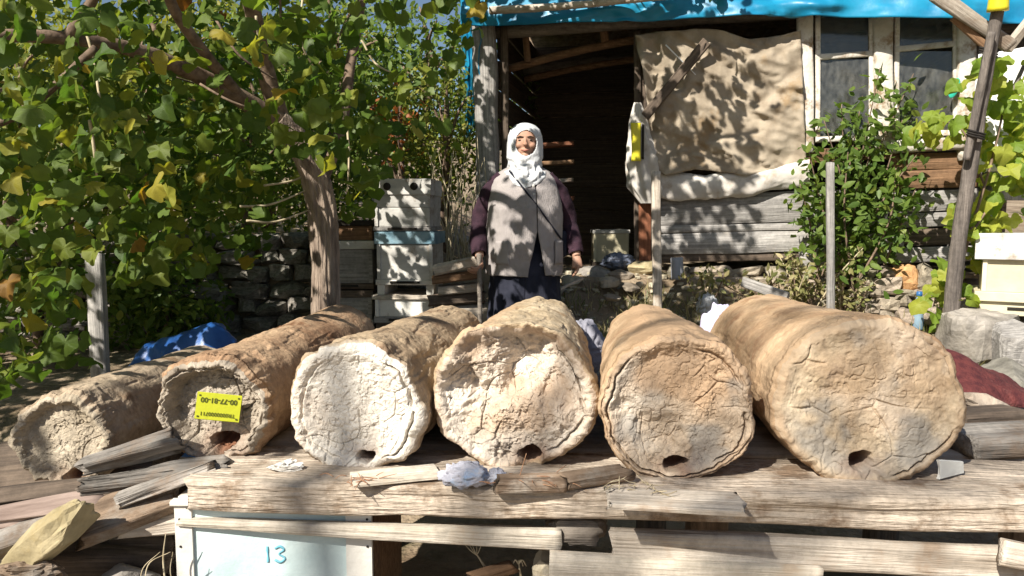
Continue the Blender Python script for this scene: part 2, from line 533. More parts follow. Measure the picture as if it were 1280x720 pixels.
# ------------------------------------------------------------------ ground
def gz(x, y):
    x = np.asarray(x, float); y = np.asarray(y, float)
    z = .22 + .28 * sstep(2.9, 3.9, y) + .05 * sstep(4, 5, y)
    left = sstep(-.3, -.9, x)
    z = z + (1 - left) * .47 * sstep(4.95, 5.95, y) + left * .75 * sstep(5.75, 5.95, y)
    z = z - .25 * sstep(1.2, -.6, y)
    z = z + .13 * np.clip(y - 10, 0, 45) + .02 * fbm(np.stack([x * 1.3, y * 1.3, x * 0], -1), 4) * sstep(14, 8, np.abs(y)) 
    z = z + .6 * fbm(np.stack([x * .08, y * .08, x * 0 + 3], -1), 3) * sstep(10, 30, np.hypot(x, y))
    return z

def ground():
    g = np.concatenate([-np.geomspace(12, 220, 28)[::-1], np.linspace(-11.5, 11.5, 180), np.geomspace(12, 220, 28)])
    gy = np.concatenate([-np.geomspace(4, 200, 24)[::-1], np.linspace(-3.8, 12, 200), np.geomspace(12.2, 240, 32)])
    X, Y = np.meshgrid(g, gy, indexing='ij')
    Z = gz(X, Y) + .012 * fbm(np.stack([X * 6, Y * 6, X * 0], -1), 3)
    nv = len(gy)
    a = np.arange(len(g) - 1)[:, None] * nv; j = np.arange(nv - 1)[None, :]
    f = np.stack([a + j, a + nv + j, a + nv + j + 1, a + j + 1], -1).reshape(-1, 4)
    return structure(link('ground', mesh('ground', np.stack([X, Y, Z], -1), f), SOIL))
ground()
def G(px, py, y0=3.0, y1=6.5):
    "where the line of sight through a pixel meets the ground"
    for Y in np.linspace(y0, y1, 400):
        p = P(px, py, Y)
        if p[2] <= float(gz(p[0], p[1])) + .005: return p
    return P(px, py, y1)
def down(p, d=.06):
    "the spot on the ground below p, sunk d metres"
    return np.array([p[0], p[1], float(gz(p[0], p[1])) - d])

# ------------------------------------------------------------------ timber platform that carries the log hives
TZ = .857
plat = thing('plank_platform', 'low platform of thick weathered planks carrying the row of log hives', 'platform', (.3, 2.1, .25))
W_SLAB = M('rough_bleached_slab', (.33, .265, .20), (.56, .48, .40), scale=(2.4, 22, 22), bump=.9, bstretch=(16, 150, 150), var=.08, spots=(.22, .155, .105), spot_scale=7, spot_thr=.57, lo=.25, hi=.75, dist=.012, fine=(45, .66, 1.22))
def hplank(name, x0, y0, x1, y1, W, T, ztop, m, parent=plat, **k):
    k.setdefault('nx', 60); k.setdefault('side', 5); k.setdefault('amp', .006); k.setdefault('fine', .0012); k.setdefault('wane', .05); k.setdefault('ragged', .03)
    return board(name, (x0, y0, ztop - T / 2), (x1, y1, ztop - T / 2), W, T, m, parent, up=(0, 1, 0), **k)
hplank('plank', -.735, 1.80, 1.62, 1.635, .275, .074, TZ, W_SLAB, nx=420, side=18, k=3, r=.009, amp=.007, fs=8, fine=.0026, grooves=.006, wane=.05)
hplank('plank', -.70, 2.09, 1.70, 1.94, .24, .05, TZ - .004, W_PALE)
hplank('plank', -.66, 2.36, 1.72, 2.22, .26, .05, TZ - .012, W_GREY)
hplank('plank', -.62, 2.64, 1.74, 2.51, .25, .05, TZ - .010, W_GREY)
hplank('plank', -.60, 2.90, 1.70, 2.78, .22, .05, TZ - .014, W_GREY)
for x in (-.55, .5, 1.35):                        # cross beams
    board('cross_beam', (x, 1.85, .765), (x + .02, 2.85, .765), .08, .09, W_DARK, plat, nx=10, amp=.008)
for x, y in ((.52, 1.95), (.52, 2.72), (1.36, 1.92), (1.37, 2.7), (-.53, 2.7)):
    board('leg', (x, y, .20), (x, y, .725), .10, .10, W_DARK, plat, up=(1, 0, 0), nx=8, amp=.01)
board('front_board', P(226, 651, 1.685), P(700, 674, 1.635), .048, .028, W_CREAM, plat, nx=60, side=3, r=.003, taper=(.35, 1), amp=.003, fine=.0008, ragged=.01)
board('front_board', P(765, 679, 1.615), P(1300, 706, 1.56), .070, .03, W_PALE, plat, nx=120, side=5, r=.004, grooves=.003, amp=.005, fine=.001, ragged=.02, wane=.05)
board('front_board', P(686, 712, 1.60), P(1024, 728, 1.575), .078, .03, W_CREAM, plat, nx=50, side=3, r=.003, amp=.003, fine=.0008, ragged=.006)
board('front_board', P(1250, 690, 1.52), P(1330, 706, 1.51), .055, .03, W_PALE, plat, nx=20, side=3, amp=.006, fine=.001)
tube('beam_end', [P(724, 664, 1.635), P(720, 658, 1.75), P(716, 650, 2.1)], [.031, .033, .04], W_POLE, plat, seg=36, n=24, amp=.35, fs=16, flat=1.9)

# loose boards and scraps lying on the platform
def T(px, py, h=0.0):
    "point on the platform top, h metres above it"
    dx, dy = (px - 640) / FPX, (360 - py) / FPX
    d = np.array([dx, CA + dy * SA, -SA + dy * CA])
    return np.array([0, 0, CAM_Z]) + d * ((TZ + h - CAM_Z) / d[2])
o = board('loose_board', T(758, 622, .012), T(930, 630, .013), .11, .012, W_PALE, up=(0, 1, .05), nx=40, side=5, k=3, amp=.006, wane=.12, ragged=.03, fine=.001)
tag(o, 'short thin grey board lying flat in front of a tan log hive', 'board')
o = board('loose_board', T(440, 600, .008), T(548, 589, .008), .085, .008, W_CREAM, up=(0, 1, 0), nx=14, amp=.003)
tag(o, 'pale thin board pushed under the whitest log hive', 'board')
o = board('bark_piece', T(618, 604, .018), T(705, 601, .018), .05, .028, W_ROTB, up=(0, 1, .2), nx=24, side=3, amp=.008, ragged=.02, fine=.002)
tag(o, 'small brown chip of wood below the log hive with cratered face', 'wood chip')
o = board('bark_strip', T(702, 604, .016), T(780, 592, .02), .04, .028, W_ROTB, up=(0, 1, .2), nx=24, side=3, amp=.01, ragged=.03, fine=.002)
tag(o, 'rough strip of bark lying between the cratered and the tan log hive', 'bark')
o = board('dark_plank', T(1190, 527, .035), T(1266, 522, .035), .10, .06, W_DARK, up=(0, 1, 0), nx=16, side=2, amp=.006)
tag(o, 'dark short plank lying on the platform under a pale slab beside the maroon sack', 'plank')
o = rock('pale_slab', T(1228, 505, .05), (.17, .12, .06), STONE, seed=44, rot=(0, R(24), .2), nu=20, nv=12)
tag(o, 'pale flat stone slab leaning on a dark plank below the maroon sack', 'stone')
o = board('thick_plank', T(1200, 553, .024), T(1340, 547, .024), .13, .055, W_ROT, up=(0, 1, 0), nx=50, side=5, amp=.008, grooves=.006, fine=.002)
tag(o, 'cracked thick grey plank on the platform to the right of the widest log hive', 'plank')
o = board('white_chip', T(1176, 588, .022), T(1206, 584, .02), .05, .008, M('white_plastic_chip', (.40, .40, .39), (.52, .52, .50), bump=.2), None, nx=10, side=3, amp=.006, wane=.3, ragged=.02, taper=(1, .6))
tag(o, 'small white broken chip standing beside the widest log hive', 'chip')
o = rock('white_scrap', T(356, 583, .010), (.07, .05, .022), M('white_scrap_mat', (.55, .52, .48), (.7, .68, .64), bump=.4), seed=8, rot=(.1, 0, .3), amp=.8, nu=30, nv=20, fs=3.0)
tag(o, 'crumpled white scrap lying left of the whitest log hive', 'scrap')

# ------------------------------------------------------------------ log hives
def mudmat(name, c1, c2, spots, stain=(.20, .09, .05), pale=(.74, .70, .63), bump=.7, thr=.6, crackle=.25, crk=34):
    return M(name, c1, c2, scale=(6, 6, 6), bump=bump, bscale=85, spots=spots, spot_scale=8, spot_thr=thr, var=0, attrs=(('pale', pale), ('ochre', (.40, .27, .17)), ('grey', (.27, .255, .235)), ('stain', stain)), rough=.92, spec=.15, crackle=crackle, crk_scale=crk, dist=.006, fine=(48, .68, 1.2))

hive_group = 'log hives lying in a row'
def log_hive(k, front, back, rx, rz, rb, face, body, label, recess=(.02, .75), bowl=0.0, rim=.012, cracks=.006, crack_scale=14, flake=.005,
             hole=(0.05, -.72, .028, .9), ring=None, q=.020, brough=1.0, ochre=0.0, greyf=0.0, holes_stain=.6, rough=1.0, tilt=0.0, dents=(), jag=.010, palef=None, ripples=0.0, lumps=.012):
    front = np.array(front, float); back = np.array(back, float)
    root = thing('log_hive', label, 'log hive', tuple(front - [0, 0, rz]), hive_group)
    a = back - front; L = np.linalg.norm(a); a /= L
    s = np.cross(a, [0, 0, 1.0]); s /= np.linalg.norm(s)
    u = np.cross(s, a)
    NT, NB, NF = 400, 105, 160
    th = np.linspace(0, 2 * math.pi, NT, endpoint=False)
    wb = L * (1 - np.linspace(0, 1, NB) ** .8)               # back to front
    wq = q * (1 - np.sin(np.linspace(0, 1, 9)[1:] * math.pi / 2)) 
    # axial coordinate and radial fraction for each ring
    w = np.concatenate([np.maximum(wb, q), wq, np.zeros(NF)])
    rimr = np.concatenate([np.ones(NB), 1 - (q / rx) * (1 - np.cos(np.linspace(0, 1, 9)[1:] * math.pi / 2)) , (1 - q / rx) * np.linspace(1, 0.004, NF + 1)[1:]])
    isf = np.concatenate([np.zeros(NB), np.linspace(0, 1, 9)[1:], np.ones(NF)])
    Wg = w[:, None] * np.ones(NT); RH = rimr[:, None] * np.ones(NT); IF = isf[:, None] * np.ones(NT); TH = th[None, :] * np.ones((len(w), 1))
    C, S = np.cos(TH), np.sin(TH)
    sd = k * 13.7
    tpr = np.clip(Wg / L, 0, 1)
    ex = rx + (rb - rx) * tpr; ez = rz + (rb - rz) * tpr
    Rr = ex * ez / np.sqrt((ez * C) ** 2 + (ex * S) ** 2)
    ring_pos = np.stack([C * 1.1, S * 1.1, Wg * 2.2], -1)
    Rr = Rr * (1 + .05 * fbm(ring_pos + sd, 3) + .025 * fbm(np.stack([C * 2.5, S * 2.5, Wg * 1.5], -1) + sd + 4, 2))
    X, Z = RH * Rr * C, RH * Rr * S
    # ---- body relief: lengthwise streaks, flaked mud coat, pits
    pb = np.stack([C * Rr * 9, S * Rr * 9, Wg * 9], -1) + sd
    bd = brough * (.007 * fbm(pb, 4) + .0018 * fbm(pb * 5, 3))
    fl = sstep(.02, .10, fbm(pb * .45 + 9, 5)) * sstep(.75, .05, Wg / L)
    bd = bd + flake * fl + ripples * np.sin(Wg * 34 + 2 * fbm(pb * .3, 2) + 2 * C) * sstep(.05, .25, Wg)
    bd = bd - .004 * brough * sstep(.25, .5, fbm(np.stack([C * Rr * 26, S * Rr * 26, Wg * 4], -1) + sd, 3))
    # ---- face relief
    pf = np.stack([X, Z, np.zeros_like(X)], -1)
    h = lumps * fbm(pf * 7 + sd, 3) + .0034 * rough * fbm(pf * 34 + sd, 4) + .0026 * rough * fbm(pf * 105 + sd, 3)
    h = h - .0035 * (1 - sstep(.0, .12, np.abs(perlin(pf * 34 + sd + 70)))) * sstep(.0, .35, fbm(pf * 8 + sd + 33, 2))      # hairline ridges and chips
    h = h + .0036 * rough * sstep(.06, .10, fbm(pf * 24 + sd + 44, 4))                                                   # thin crust with sharp edges
    h = h - .006 * rough * sstep(.28, .55, fbm(pf * 38 + sd + 20, 3))                       # pits
    wx = X * crack_scale + .5 * perlin(pf * crack_scale * .7 + sd); wz = Z * crack_scale + .5 * perlin(pf * crack_scale * .7 + sd + 40)
    e, cid = worley(wx, wz, k * 7)
    cm = sstep(-.05, .3, fbm(pf * 7 + sd + 60, 3) + .35 * (RH - .5))
    h = h - 1.9 * cracks * (1 - sstep(.0, .065, e)) * cm
    h = h + .003 * rough * ((cid % 17) / 17 - .5) * cm
    e2, _ = worley(wx * 2.3, wz * 2.3, k * 7 + 3)
    h = h - cracks * .4 * (1 - sstep(.0, .10, e2)) * sstep(.1, .4, fbm(pf * 11 + sd + 90, 2))
    rd, rr0 = recess
    rwob = rr0 + .05 * fbm(np.stack([C * 1.6, S * 1.6, C * 0], -1) + sd, 4)
    inside = 1 - sstep(rwob - .09, rwob + .05, RH)
    h = h - rd * inside + bowl * (1 - RH ** 2)
    h = h + rim * sstep(rwob, rwob + .12, RH) * (1 - sstep(.93, 1.0, RH)) * (.4 + .8 * fbm(np.stack([C * 3, S * 3, RH * 4], -1) + sd + 7, 3))
    if ring:
        for rc, dep, a0, a1, wd in ring:
            rcw = rc + .03 * fbm(np.stack([C * 2.2, S * 2.2, C * 0 + rc * 9], -1) + sd, 4)
            am = sstep(R(a0), R(a0 + 12), TH % (2 * math.pi)) * (1 - sstep(R(a1 - 12), R(a1), TH % (2 * math.pi))) if a1 - a0 < 350 else 1
            h = h - dep * np.exp(-((RH - rcw) / wd) ** 2) * am
    for dx, dz, dr, dd in dents:
        dist = np.hypot((X - dx * rx), (Z - dz * rz)) / dr
        h = h - dd * (1 - sstep(.35, 1.0, dist + .3 * fbm(pf * 14 + sd, 3)))
    hx, hz, hr, hsq = hole
    hd = np.hypot((X - hx * rx), (Z - hz * rz) / hsq) / hr + .25 * fbm(pf * 30 + sd + 5, 3)
    hm = 1 - sstep(.75, 1.1, hd)
    h = h - .075 * hm
    # ragged outer lip
    lip = sstep(.10, .0, Wg) * (RH > .8)
    jn = fbm(np.stack([C * 3.1, S * 3.1, Wg * 9], -1) + sd + 30, 5, .55)
    rad_off = (1 - IF) * bd + lip * jag * jn
    ax_off = -h * IF + lip * jag * 1.2 * fbm(np.stack([C * 2.6, S * 2.6, C * 0], -1) + sd + 55, 5, .55) * (1 - sstep(.0, .8, (1 - RH) * 6))
    ax_off = ax_off + tilt * Z * sstep(.25, 0, Wg)
    cx = front[None, None] + a * (Wg + ax_off)[..., None]
    Rt = (RH * Rr + rad_off * RH)
    Pp = cx + s * (Rt * C)[..., None] + u * (Rt * S)[..., None]
    # mud colours: propolis round the entrance, lime-wash; the hole's shade is painted in too
    stain_shade = np.clip(holes_stain * np.exp(-np.maximum(np.hypot((X - hx * rx) / 1.5, (Z - hz * rz) + .01) / hr - .6, 0) ** 2 / .8) * (.55 + .8 * fbm(pf * 20 + sd, 3)), 0, 1) * IF
    stain_shade = np.maximum(stain_shade, hm * IF * .95)  # dark brown put into the hole for the shade inside it
    pl = np.zeros_like(X)
    if palef:
        pl = (1 - .8 * sstep(.84, .97, RH) * (ochre > 0)) * palef[0] * sstep(-.15, .45, fbm(pf * 4.5 + sd + 3, 4) + palef[1]) * IF
    oc = np.clip(ochre * sstep(-.1, .35, fbm(pf * 5 + sd + 71, 4) + .55 * S * RH - .1), 0, 1)
    oc = np.maximum(oc, (ochre > 0) * .8 * sstep(.84, .99, RH + .05 * fbm(pf * 12 + sd, 3)) * IF)
    gr = (1 - sstep(.8, .95, RH)) * np.clip(greyf * sstep(.0, .35, fbm(pf * 6 + sd + 81, 4) - .15 * S), 0, 1) * IF
    off = np.array(root.location)
    nr = len(w)
    cut = NB + 3
    def sub(i0, i1, nm, mt, close=False):
        A = Pp[i0:i1] - off
        v, f = loft(A, False)
        f = f[:, ::-1]
        at = {'stain': stain_shade[i0:i1].ravel(), 'pale': pl[i0:i1].ravel(), 'ochre': oc[i0:i1].ravel(), 'grey': gr[i0:i1].ravel()}
        me = mesh(nm, v, np.ascontiguousarray(f), True, at)
        o = bpy.data.objects.new(nm, me); COL.objects.link(o); me.materials.append(mt); o.parent = root
        return o
    sub(0, cut + 1, 'body', body)
    sub(cut, nr, 'end_face', face)
    # plain far end
    A = Pp[0] - off
    back_r = np.stack([A * f_ + A.mean(0) * (1 - f_) + a * (.015 * math.sin(f_ * 9)) for f_ in (1, .8, .6, .4, .2, .02)])
    v, f = loft(back_r, False)
    o = bpy.data.objects.new('far_end', mesh('far_end', v, f)); COL.objects.link(o); o.data.materials.append(body); o.parent = root
    o.data.attributes.new('stain', 'FLOAT', 'POINT'); [o.data.attributes.new(an, 'FLOAT', 'POINT') for an in ('pale', 'ochre', 'grey')]
    return root

def fz(px, py, Y): return P(px, py, Y)
F_GREY = mudmat('mud_grey_brown', (.29, .24, .175), (.46, .395, .31), (.20, .155, .11))
F_ASH = mudmat('mud_ash', (.25, .21, .165), (.44, .38, .31), (.17, .13, .10))
F_WHITE = mudmat('mud_limed', (.50, .43, .36), (.70, .65, .58), (.40, .32, .25), thr=.66)
F_PALE = mudmat('mud_pale', (.43, .35, .275), (.65, .58, .50), (.30, .215, .15), thr=.60)
F_TAN = mudmat('mud_tan', (.34, .245, .165), (.55, .45, .345), (.24, .18, .125), thr=.60)
F_SAND = mudmat('mud_sand', (.35, .265, .175), (.55, .455, .335), (.25, .195, .145), thr=.58, bump=.5, crackle=.06)
B_GREY = mudmat('coat_grey', (.31, .235, .165), (.46, .37, .27), (.21, .14, .09), crackle=.1)
B_RED = mudmat('coat_red_brown', (.25, .15, .09), (.44, .31, .20), (.19, .10, .055), crackle=.12)
B_BROWN = mudmat('coat_brown', (.28, .20, .13), (.46, .355, .24), (.19, .12, .075), crackle=.1)
B_BEIGE = mudmat('coat_beige', (.36, .27, .17), (.54, .44, .31), (.27, .18, .105), thr=.62, crackle=.1)
B_OCHRE = mudmat('coat_ochre', (.36, .235, .135), (.53, .385, .25), (.30, .175, .10), thr=.60, bump=.75, crackle=.05)
B_OCHRE2 = mudmat('coat_tan', (.36, .24, .14), (.53, .39, .26), (.28, .165, .10), thr=.60, bump=.45, crackle=.05)

log_hive(1, P(75, 552, 1.92), P(262, 468, 2.82), .130, .126, .125, F_GREY, B_GREY, 'smallest log hive, dusky mud end with a low dark hole, propped on wood scraps',
         recess=(.028, .80), rim=.012, hole=(.25, -.80, .034, .75), jag=.014, rough=.5, brough=.6, cracks=.003)
log_hive(2, P(262, 514, 1.83), P(428, 425, 2.85), .150, .132, .135, F_ASH, B_RED, 'log hive with reddish flaking coat and a yellow plate on its hollowed end',
         recess=(.050, .80), rim=.024, hole=(.10, -.72, .038, .8), jag=.016, flake=.010, rough=.9, cracks=.005, brough=.8, ring=[(.86, .012, 0, 400, .02)])
log_hive(3, P(442, 511, 1.745), P(563, 428, 2.70), .168, .162, .135, F_WHITE, B_BROWN, 'log hive with the whitest, flattest limed mud end and reddish stain round its hole',
         recess=(.010, .76), rim=.010, hole=(.14, -.73, .024, .6), jag=.011, ring=[(.86, .022, 300, 400, .014), (.86, .022, 0, 60, .014), (.80, .010, 120, 260, .02)], holes_stain=.9, palef=(.6, .2), rough=.6, cracks=.003, lumps=.008)
log_hive(4, P(640, 498, 1.755), P(674, 428, 2.72), .203, .178, .165, F_PALE, B_BEIGE, 'log hive with a cratered pale end, big hollow at its top and a rag below',
         recess=(.012, .86), rim=.012, hole=(.22, -.80, .030, .9), jag=.012, cracks=.0040, crack_scale=11, rough=.95, holes_stain=.8,
         dents=[(-.10, .52, .15, .050), (.35, .42, .13, .045), (-.62, .15, .07, .03), (-.45, -.35, .06, .02)], ring=[(.82, .020, 0, 50, .014), (.84, .018, 300, 350, .014)], palef=(.5, .0), lumps=.02, q=.032, ochre=.6, greyf=.4)
log_hive(5, P(848, 512, 1.685), P(812, 438, 2.52), .176, .174, .155, F_TAN, B_OCHRE2, 'round tan log hive with layered peeling rim, lying between the cratered and the widest hive',
         recess=(.010, .83), rim=.012, hole=(-.02, -.74, .028, .62), jag=.010, ring=[(.90, .02, 130, 330, .012), (.95, .02, 150, 350, .009), (.86, .016, 300, 400, .014), (.84, .012, 20, 80, .016)], dents=[(-.25, -.35, .07, .02), (-.62, -.1, .05, .015)], brough=.6, rough=.55, cracks=.0032, q=.014, ochre=.75, greyf=.7, holes_stain=.5, palef=(.45, -.05), lumps=.010)
log_hive(6, P(1088, 505, 1.675), P(952, 433, 2.56), .218, .193, .178, F_SAND, B_OCHRE, 'widest log hive, smooth ochre coat and broad sandy end with a dark round hole',
         recess=(.006, .84), bowl=.010, rim=.008, hole=(-.08, -.68, .027, .85), jag=.012, cracks=.0028, crack_scale=9, rough=.42, flake=.004, brough=.6, q=.020, ochre=.4, greyf=.7, palef=(.4, -.1), holes_stain=.35, ring=[(.88, .022, 285, 345, .012), (.93, .014, 0, 60, .012)], lumps=.009)

# yellow registration plate fixed to the second hive
YEL = M('yellow_plate', (.36, .39, .02), (.45, .46, .03), bump=.1, var=0, rough=.45)
INK = M('plate_ink', (.05, .06, .01), (.07, .08, .01), bump=0, var=0)
hive2 = [o for o in bpy.data.objects if o.name.startswith('log_hive') and 'yellow plate' in o.get('label', '')][0]
pc = Vector(P(273, 509, 1.835))
pmw = Matrix.Translation(pc) @ Matrix.Rotation(R(10), 4, 'Z') @ Matrix.Rotation(R(-6), 4, 'X') @ Matrix.Rotation(R(8), 4, 'Y')
v, f = board_mesh(.106, .066, .003, nx=6, r=.0012, amp=.002, fs=12, ragged=0)
plate = link('plate', mesh('plate', v, f, False), YEL, hive2, mw=pmw)
plate['label'] = 'yellow registration plate hung upside down'
def text_on(txt, size, x, z, nm, mat_, mw, parent, rot=0.0, yoff=-.0030, bold=0.0):
    c = bpy.data.curves.new(nm, 'FONT'); c.body = txt; c.size = size; c.align_x = 'CENTER'; c.align_y = 'CENTER'; c.extrude = .0003; c.offset = bold
    tmp = bpy.data.objects.new('tmp', c)
    me = bpy.data.meshes.new_from_object(tmp)
    bpy.data.objects.remove(tmp)
    o = bpy.data.objects.new(nm, me); COL.objects.link(o); me.materials.clear(); me.materials.append(mat_)
    o.matrix_world = mw @ Matrix.Translation((x, yoff, z)) @ Matrix.Rotation(rot, 4, 'Y') @ Matrix.Rotation(R(90), 4, 'X')
    o.parent = parent
    o.matrix_parent_inverse = parent.matrix_basis.inverted()
    return o
text_on('00-77-81-00', .0175, 0, .016, 'lettering', INK, pmw, plate, R(180), bold=.0004)
text_on('TR0000000711', .0135, 0, -.018, 'lettering', INK, pmw, plate, R(180))
for x, z in ((-.046, .026), (.046, .026), (-.046, -.026), (.046, -.026)):
    v, f = box_vf((0, 0, 0), (.004, .002, .004), .0008)
    link('rivet', mesh('rivet', v, f, False), INK, plate, mw=pmw @ Matrix.Translation((x, -.0028, z)))

# ------------------------------------------------------------------ painted hive box under the platform
D13 = 1.69
x0, x1 = P(222, 680, D13)[0], P(467, 680, D13)[0]
zt = .803
hb = thing('painted_hive_box', 'pale blue painted hive box marked 13 standing under the platform', 'hive box', ((x0 + x1) / 2, D13 + .2, .22))
zb = .22
box('side_wall', (x0 + .012, D13 + .22, (zt + zb) / 2), (.024, .42, zt - zb), PT_WHITE, hb)
box('side_wall', (x1 - .012, D13 + .22, (zt + zb) / 2), (.024, .42, zt - zb), W_BROWN, hb)
box('front_panel', ((x0 + x1) / 2, D13 + .006, (zt + zb) / 2 - .008), (x1 - x0 - .05, .018, zt - zb - .02), PT_BLUE, hb)
box('back_panel', ((x0 + x1) / 2, D13 + .42, (zt + zb) / 2 - .008), (x1 - x0 - .05, .018, zt - zb - .02), W_BROWN, hb)
box('corner_strip', (x0 + .020, D13 - .004, (zt + zb) / 2), (.040, .014, zt - zb), PT_WHITE, hb)
box('corner_strip', (x1 - .032, D13 - .004, (zt + zb) / 2), (.060, .014, zt - zb), PT_WHITE, hb)
box('top_strip', ((x0 + x1) / 2, D13 - .007, zt - .006), (x1 - x0 + .01, .026, .014), PT_WHITE, hb)
for z in (zt - .045, zt - .11, zt - .2):
    for x in (x0 + .012, x1 - .012):
        v, f = ellip_vf((x, D13 - .012, z), (.003, .002, .003), 8, 6)
        link('nail', mesh('nail', v, f), BLACK, hb)
BLUEP = M('blue_brush_paint', (.10, .34, .46), (.18, .45, .56), bump=0, var=0)
def ribbon(pts, w, y):
    pts = resample(np.array(pts, float), 26)
    t = np.gradient(pts, axis=0); n = np.stack([-t[:, 1], t[:, 0]], -1); n /= np.linalg.norm(n, axis=1)[:, None] + 1e-9
    w = w * (1 + .25 * np.sin(np.linspace(0, 9, 26)))[:, None]
    a, b = pts + n * w, pts - n * w
    A = np.c_[a[:, 0], np.full(26, y), a[:, 1]]; B = np.c_[b[:, 0], np.full(26, y), b[:, 1]]
    A2, B2 = A + [0, .002, 0], B + [0, .002, 0]
    return loft(np.stack([A, B, B2, A2], 1), True)
q1 = P(335, 692, D13); q3 = P(351, 692, D13); hh = .019
v, f = ribbon([(q1[0], q1[2] + hh), (q1[0] + .001, q1[2]), (q1[0] + .001, q1[2] - hh)], .0022, D13 - .0052)
link('painted_digit', mesh('painted_digit', v, f), BLUEP, hb)
v, f = ribbon([(q3[0] - .012, q3[2] + .014), (q3[0], q3[2] + hh), (q3[0] + .009, q3[2] + .011), (q3[0] - .003, q3[2] + .001), (q3[0] + .011, q3[2] - .009), (q3[0], q3[2] - hh), (q3[0] - .013, q3[2] - .013)], .0022, D13 - .0052)
link('painted_digit', mesh('painted_digit', v, f), BLUEP, hb)

# ------------------------------------------------------------------ scrap heap left of the platform
def scrap(name, a, b, W, T, m, label, cat, up=(0, .8, .6), **k):
    k.setdefault('nx', 90); k.setdefault('side', 9); k.setdefault('k', 3); k.setdefault('amp', .016); k.setdefault('fine', .0035); k.setdefault('grooves', .009); k.setdefault('ragged', .06); k.setdefault('wane', .12); k.setdefault('fs', 9)
    return tag(board(name, a, b, W, T, m, None, up=up, **k), label, cat)
scrap('wood_block', P(110, 582, 1.76), P(222, 550, 1.80), .062, .05, W_ROT, 'grey weathered wedge of wood between the smallest hive and the yellow plate hive', 'wood', taper=(.6, 1))
scrap('wood_slab', P(100, 604, 1.74), P(280, 587, 1.78), .05, .04, W_ROT, 'long silvery split slab lying below the smallest log hive', 'wood', taper=(.8, 1))
scrap('branch_piece', P(150, 626, 1.70), P(272, 580, 1.74), .035, .04, W_ROT, 'thick forked branch piece reaching onto the left end of the platform', 'branch', r=.018)
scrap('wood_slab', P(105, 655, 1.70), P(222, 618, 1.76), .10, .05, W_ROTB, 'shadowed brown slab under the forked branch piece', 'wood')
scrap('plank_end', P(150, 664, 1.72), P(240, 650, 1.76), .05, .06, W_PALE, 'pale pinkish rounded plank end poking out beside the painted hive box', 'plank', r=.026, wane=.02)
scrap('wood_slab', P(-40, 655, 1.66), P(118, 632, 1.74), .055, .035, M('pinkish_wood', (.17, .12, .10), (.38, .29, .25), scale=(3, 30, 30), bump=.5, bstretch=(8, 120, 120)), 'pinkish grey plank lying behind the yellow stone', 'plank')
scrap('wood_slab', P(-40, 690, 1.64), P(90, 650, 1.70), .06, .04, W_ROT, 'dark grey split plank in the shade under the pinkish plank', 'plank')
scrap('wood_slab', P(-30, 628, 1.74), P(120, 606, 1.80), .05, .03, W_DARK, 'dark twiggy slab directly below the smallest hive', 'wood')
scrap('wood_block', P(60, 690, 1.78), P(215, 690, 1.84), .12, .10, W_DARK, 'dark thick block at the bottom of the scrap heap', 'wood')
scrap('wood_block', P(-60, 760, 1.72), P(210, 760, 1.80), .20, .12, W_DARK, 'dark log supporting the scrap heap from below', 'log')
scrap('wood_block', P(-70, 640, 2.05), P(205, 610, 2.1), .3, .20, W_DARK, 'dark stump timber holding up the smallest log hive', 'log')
o = rock('yellow_stone', P(62, 672, 1.62), (.26, .11, .085), STONE_Y, seed=21, rot=(R(-20), R(-33), .05), nu=36, nv=24, e=.6, amp=.18, fs=2.0)
tag(o, 'yellowish pointed stone slab leaning in the scrap heap', 'stone')
o = rock('brown_chunk', P(40, 712, 1.60), (.13, .08, .06), W_ROTB, seed=22, rot=(0, .1, .3), nu=30, nv=20, amp=.35, fs=2.5)
tag(o, 'broken brown bark chunk at the foot of the yellow stone', 'bark')
for i, (px, py, c) in enumerate(((8, 690, 'left of'), (150, 735, 'below'))):
    o = rock('field_stone', P(px, py, 1.70), (.16, .12, .12), STONE_G, seed=30 + i, rot=(.2, .1, i), nu=22, nv=14)
    tag(o, 'grey shaded stone %s the yellow stone in the scrap heap' % c if i == 0 else 'grey shaded stone under the pale pinkish plank end', 'stone')

# dry stalks and a split stick below the platform
STRAW = M('dry_straw', (.36, .29, .18), (.55, .47, .33), scale=(30, 30, 30), bump=.1)
def stalks(name, roots, label, cat, group=None):
    root = thing(name, label, cat, tuple(roots[0][0][0]), group)
    for pts, r in roots:
        tube('stalk', pts, [r, r * .9, r * .4], STRAW, root, seg=6, n=14)
    return root
stalks('dry_stalks', [([P(208, 740, 1.62), P(204, 700, 1.63), P(207, 668, 1.62)], .0022), ([P(180, 740, 1.6), P(186, 705, 1.6), P(213, 690, 1.61)], .0014), ([P(176, 745, 1.6), P(178, 712, 1.6), P(200, 690, 1.6)], .0012), ([P(220, 740, 1.62), P(213, 715, 1.62), P(216, 690, 1.62)], .0014)],
       'thin dry stalks curving up beside the painted hive box', 'dry stalks')
stalks('dry_seedhead', [([P(625, 735, 1.75), P(606, 708, 1.74), P(594, 690, 1.74)], .0035)] + [([P(596, 694, 1.74), P(594 + d, 688, 1.74), P(592 + 2.0 * d, 680 - abs(d) * .1, 1.74)], .0012) for d in (-6, -3, -1, 2, 5)] ,
       'dry feathery stalk in the dark gap under the platform', 'dry stalk')
stalks('dry_seedhead', [([P(655, 735, 1.72), P(650, 715, 1.72), P(648, 700, 1.72)], .003)] + [([P(648, 705, 1.72), P(648 + d, 700, 1.72), P(648 + 2 * d, 708, 1.72)], .0022) for d in (-4, 3, 5)],
       'withered dry flower head beside the broken stick under the platform', 'dry stalk')
o = board('broken_stick', P(588, 724, 1.70), P(640, 708, 1.72), .03, .03, W_BROWN, None, nx=20, side=3, amp=.006, ragged=.03, fine=.002)
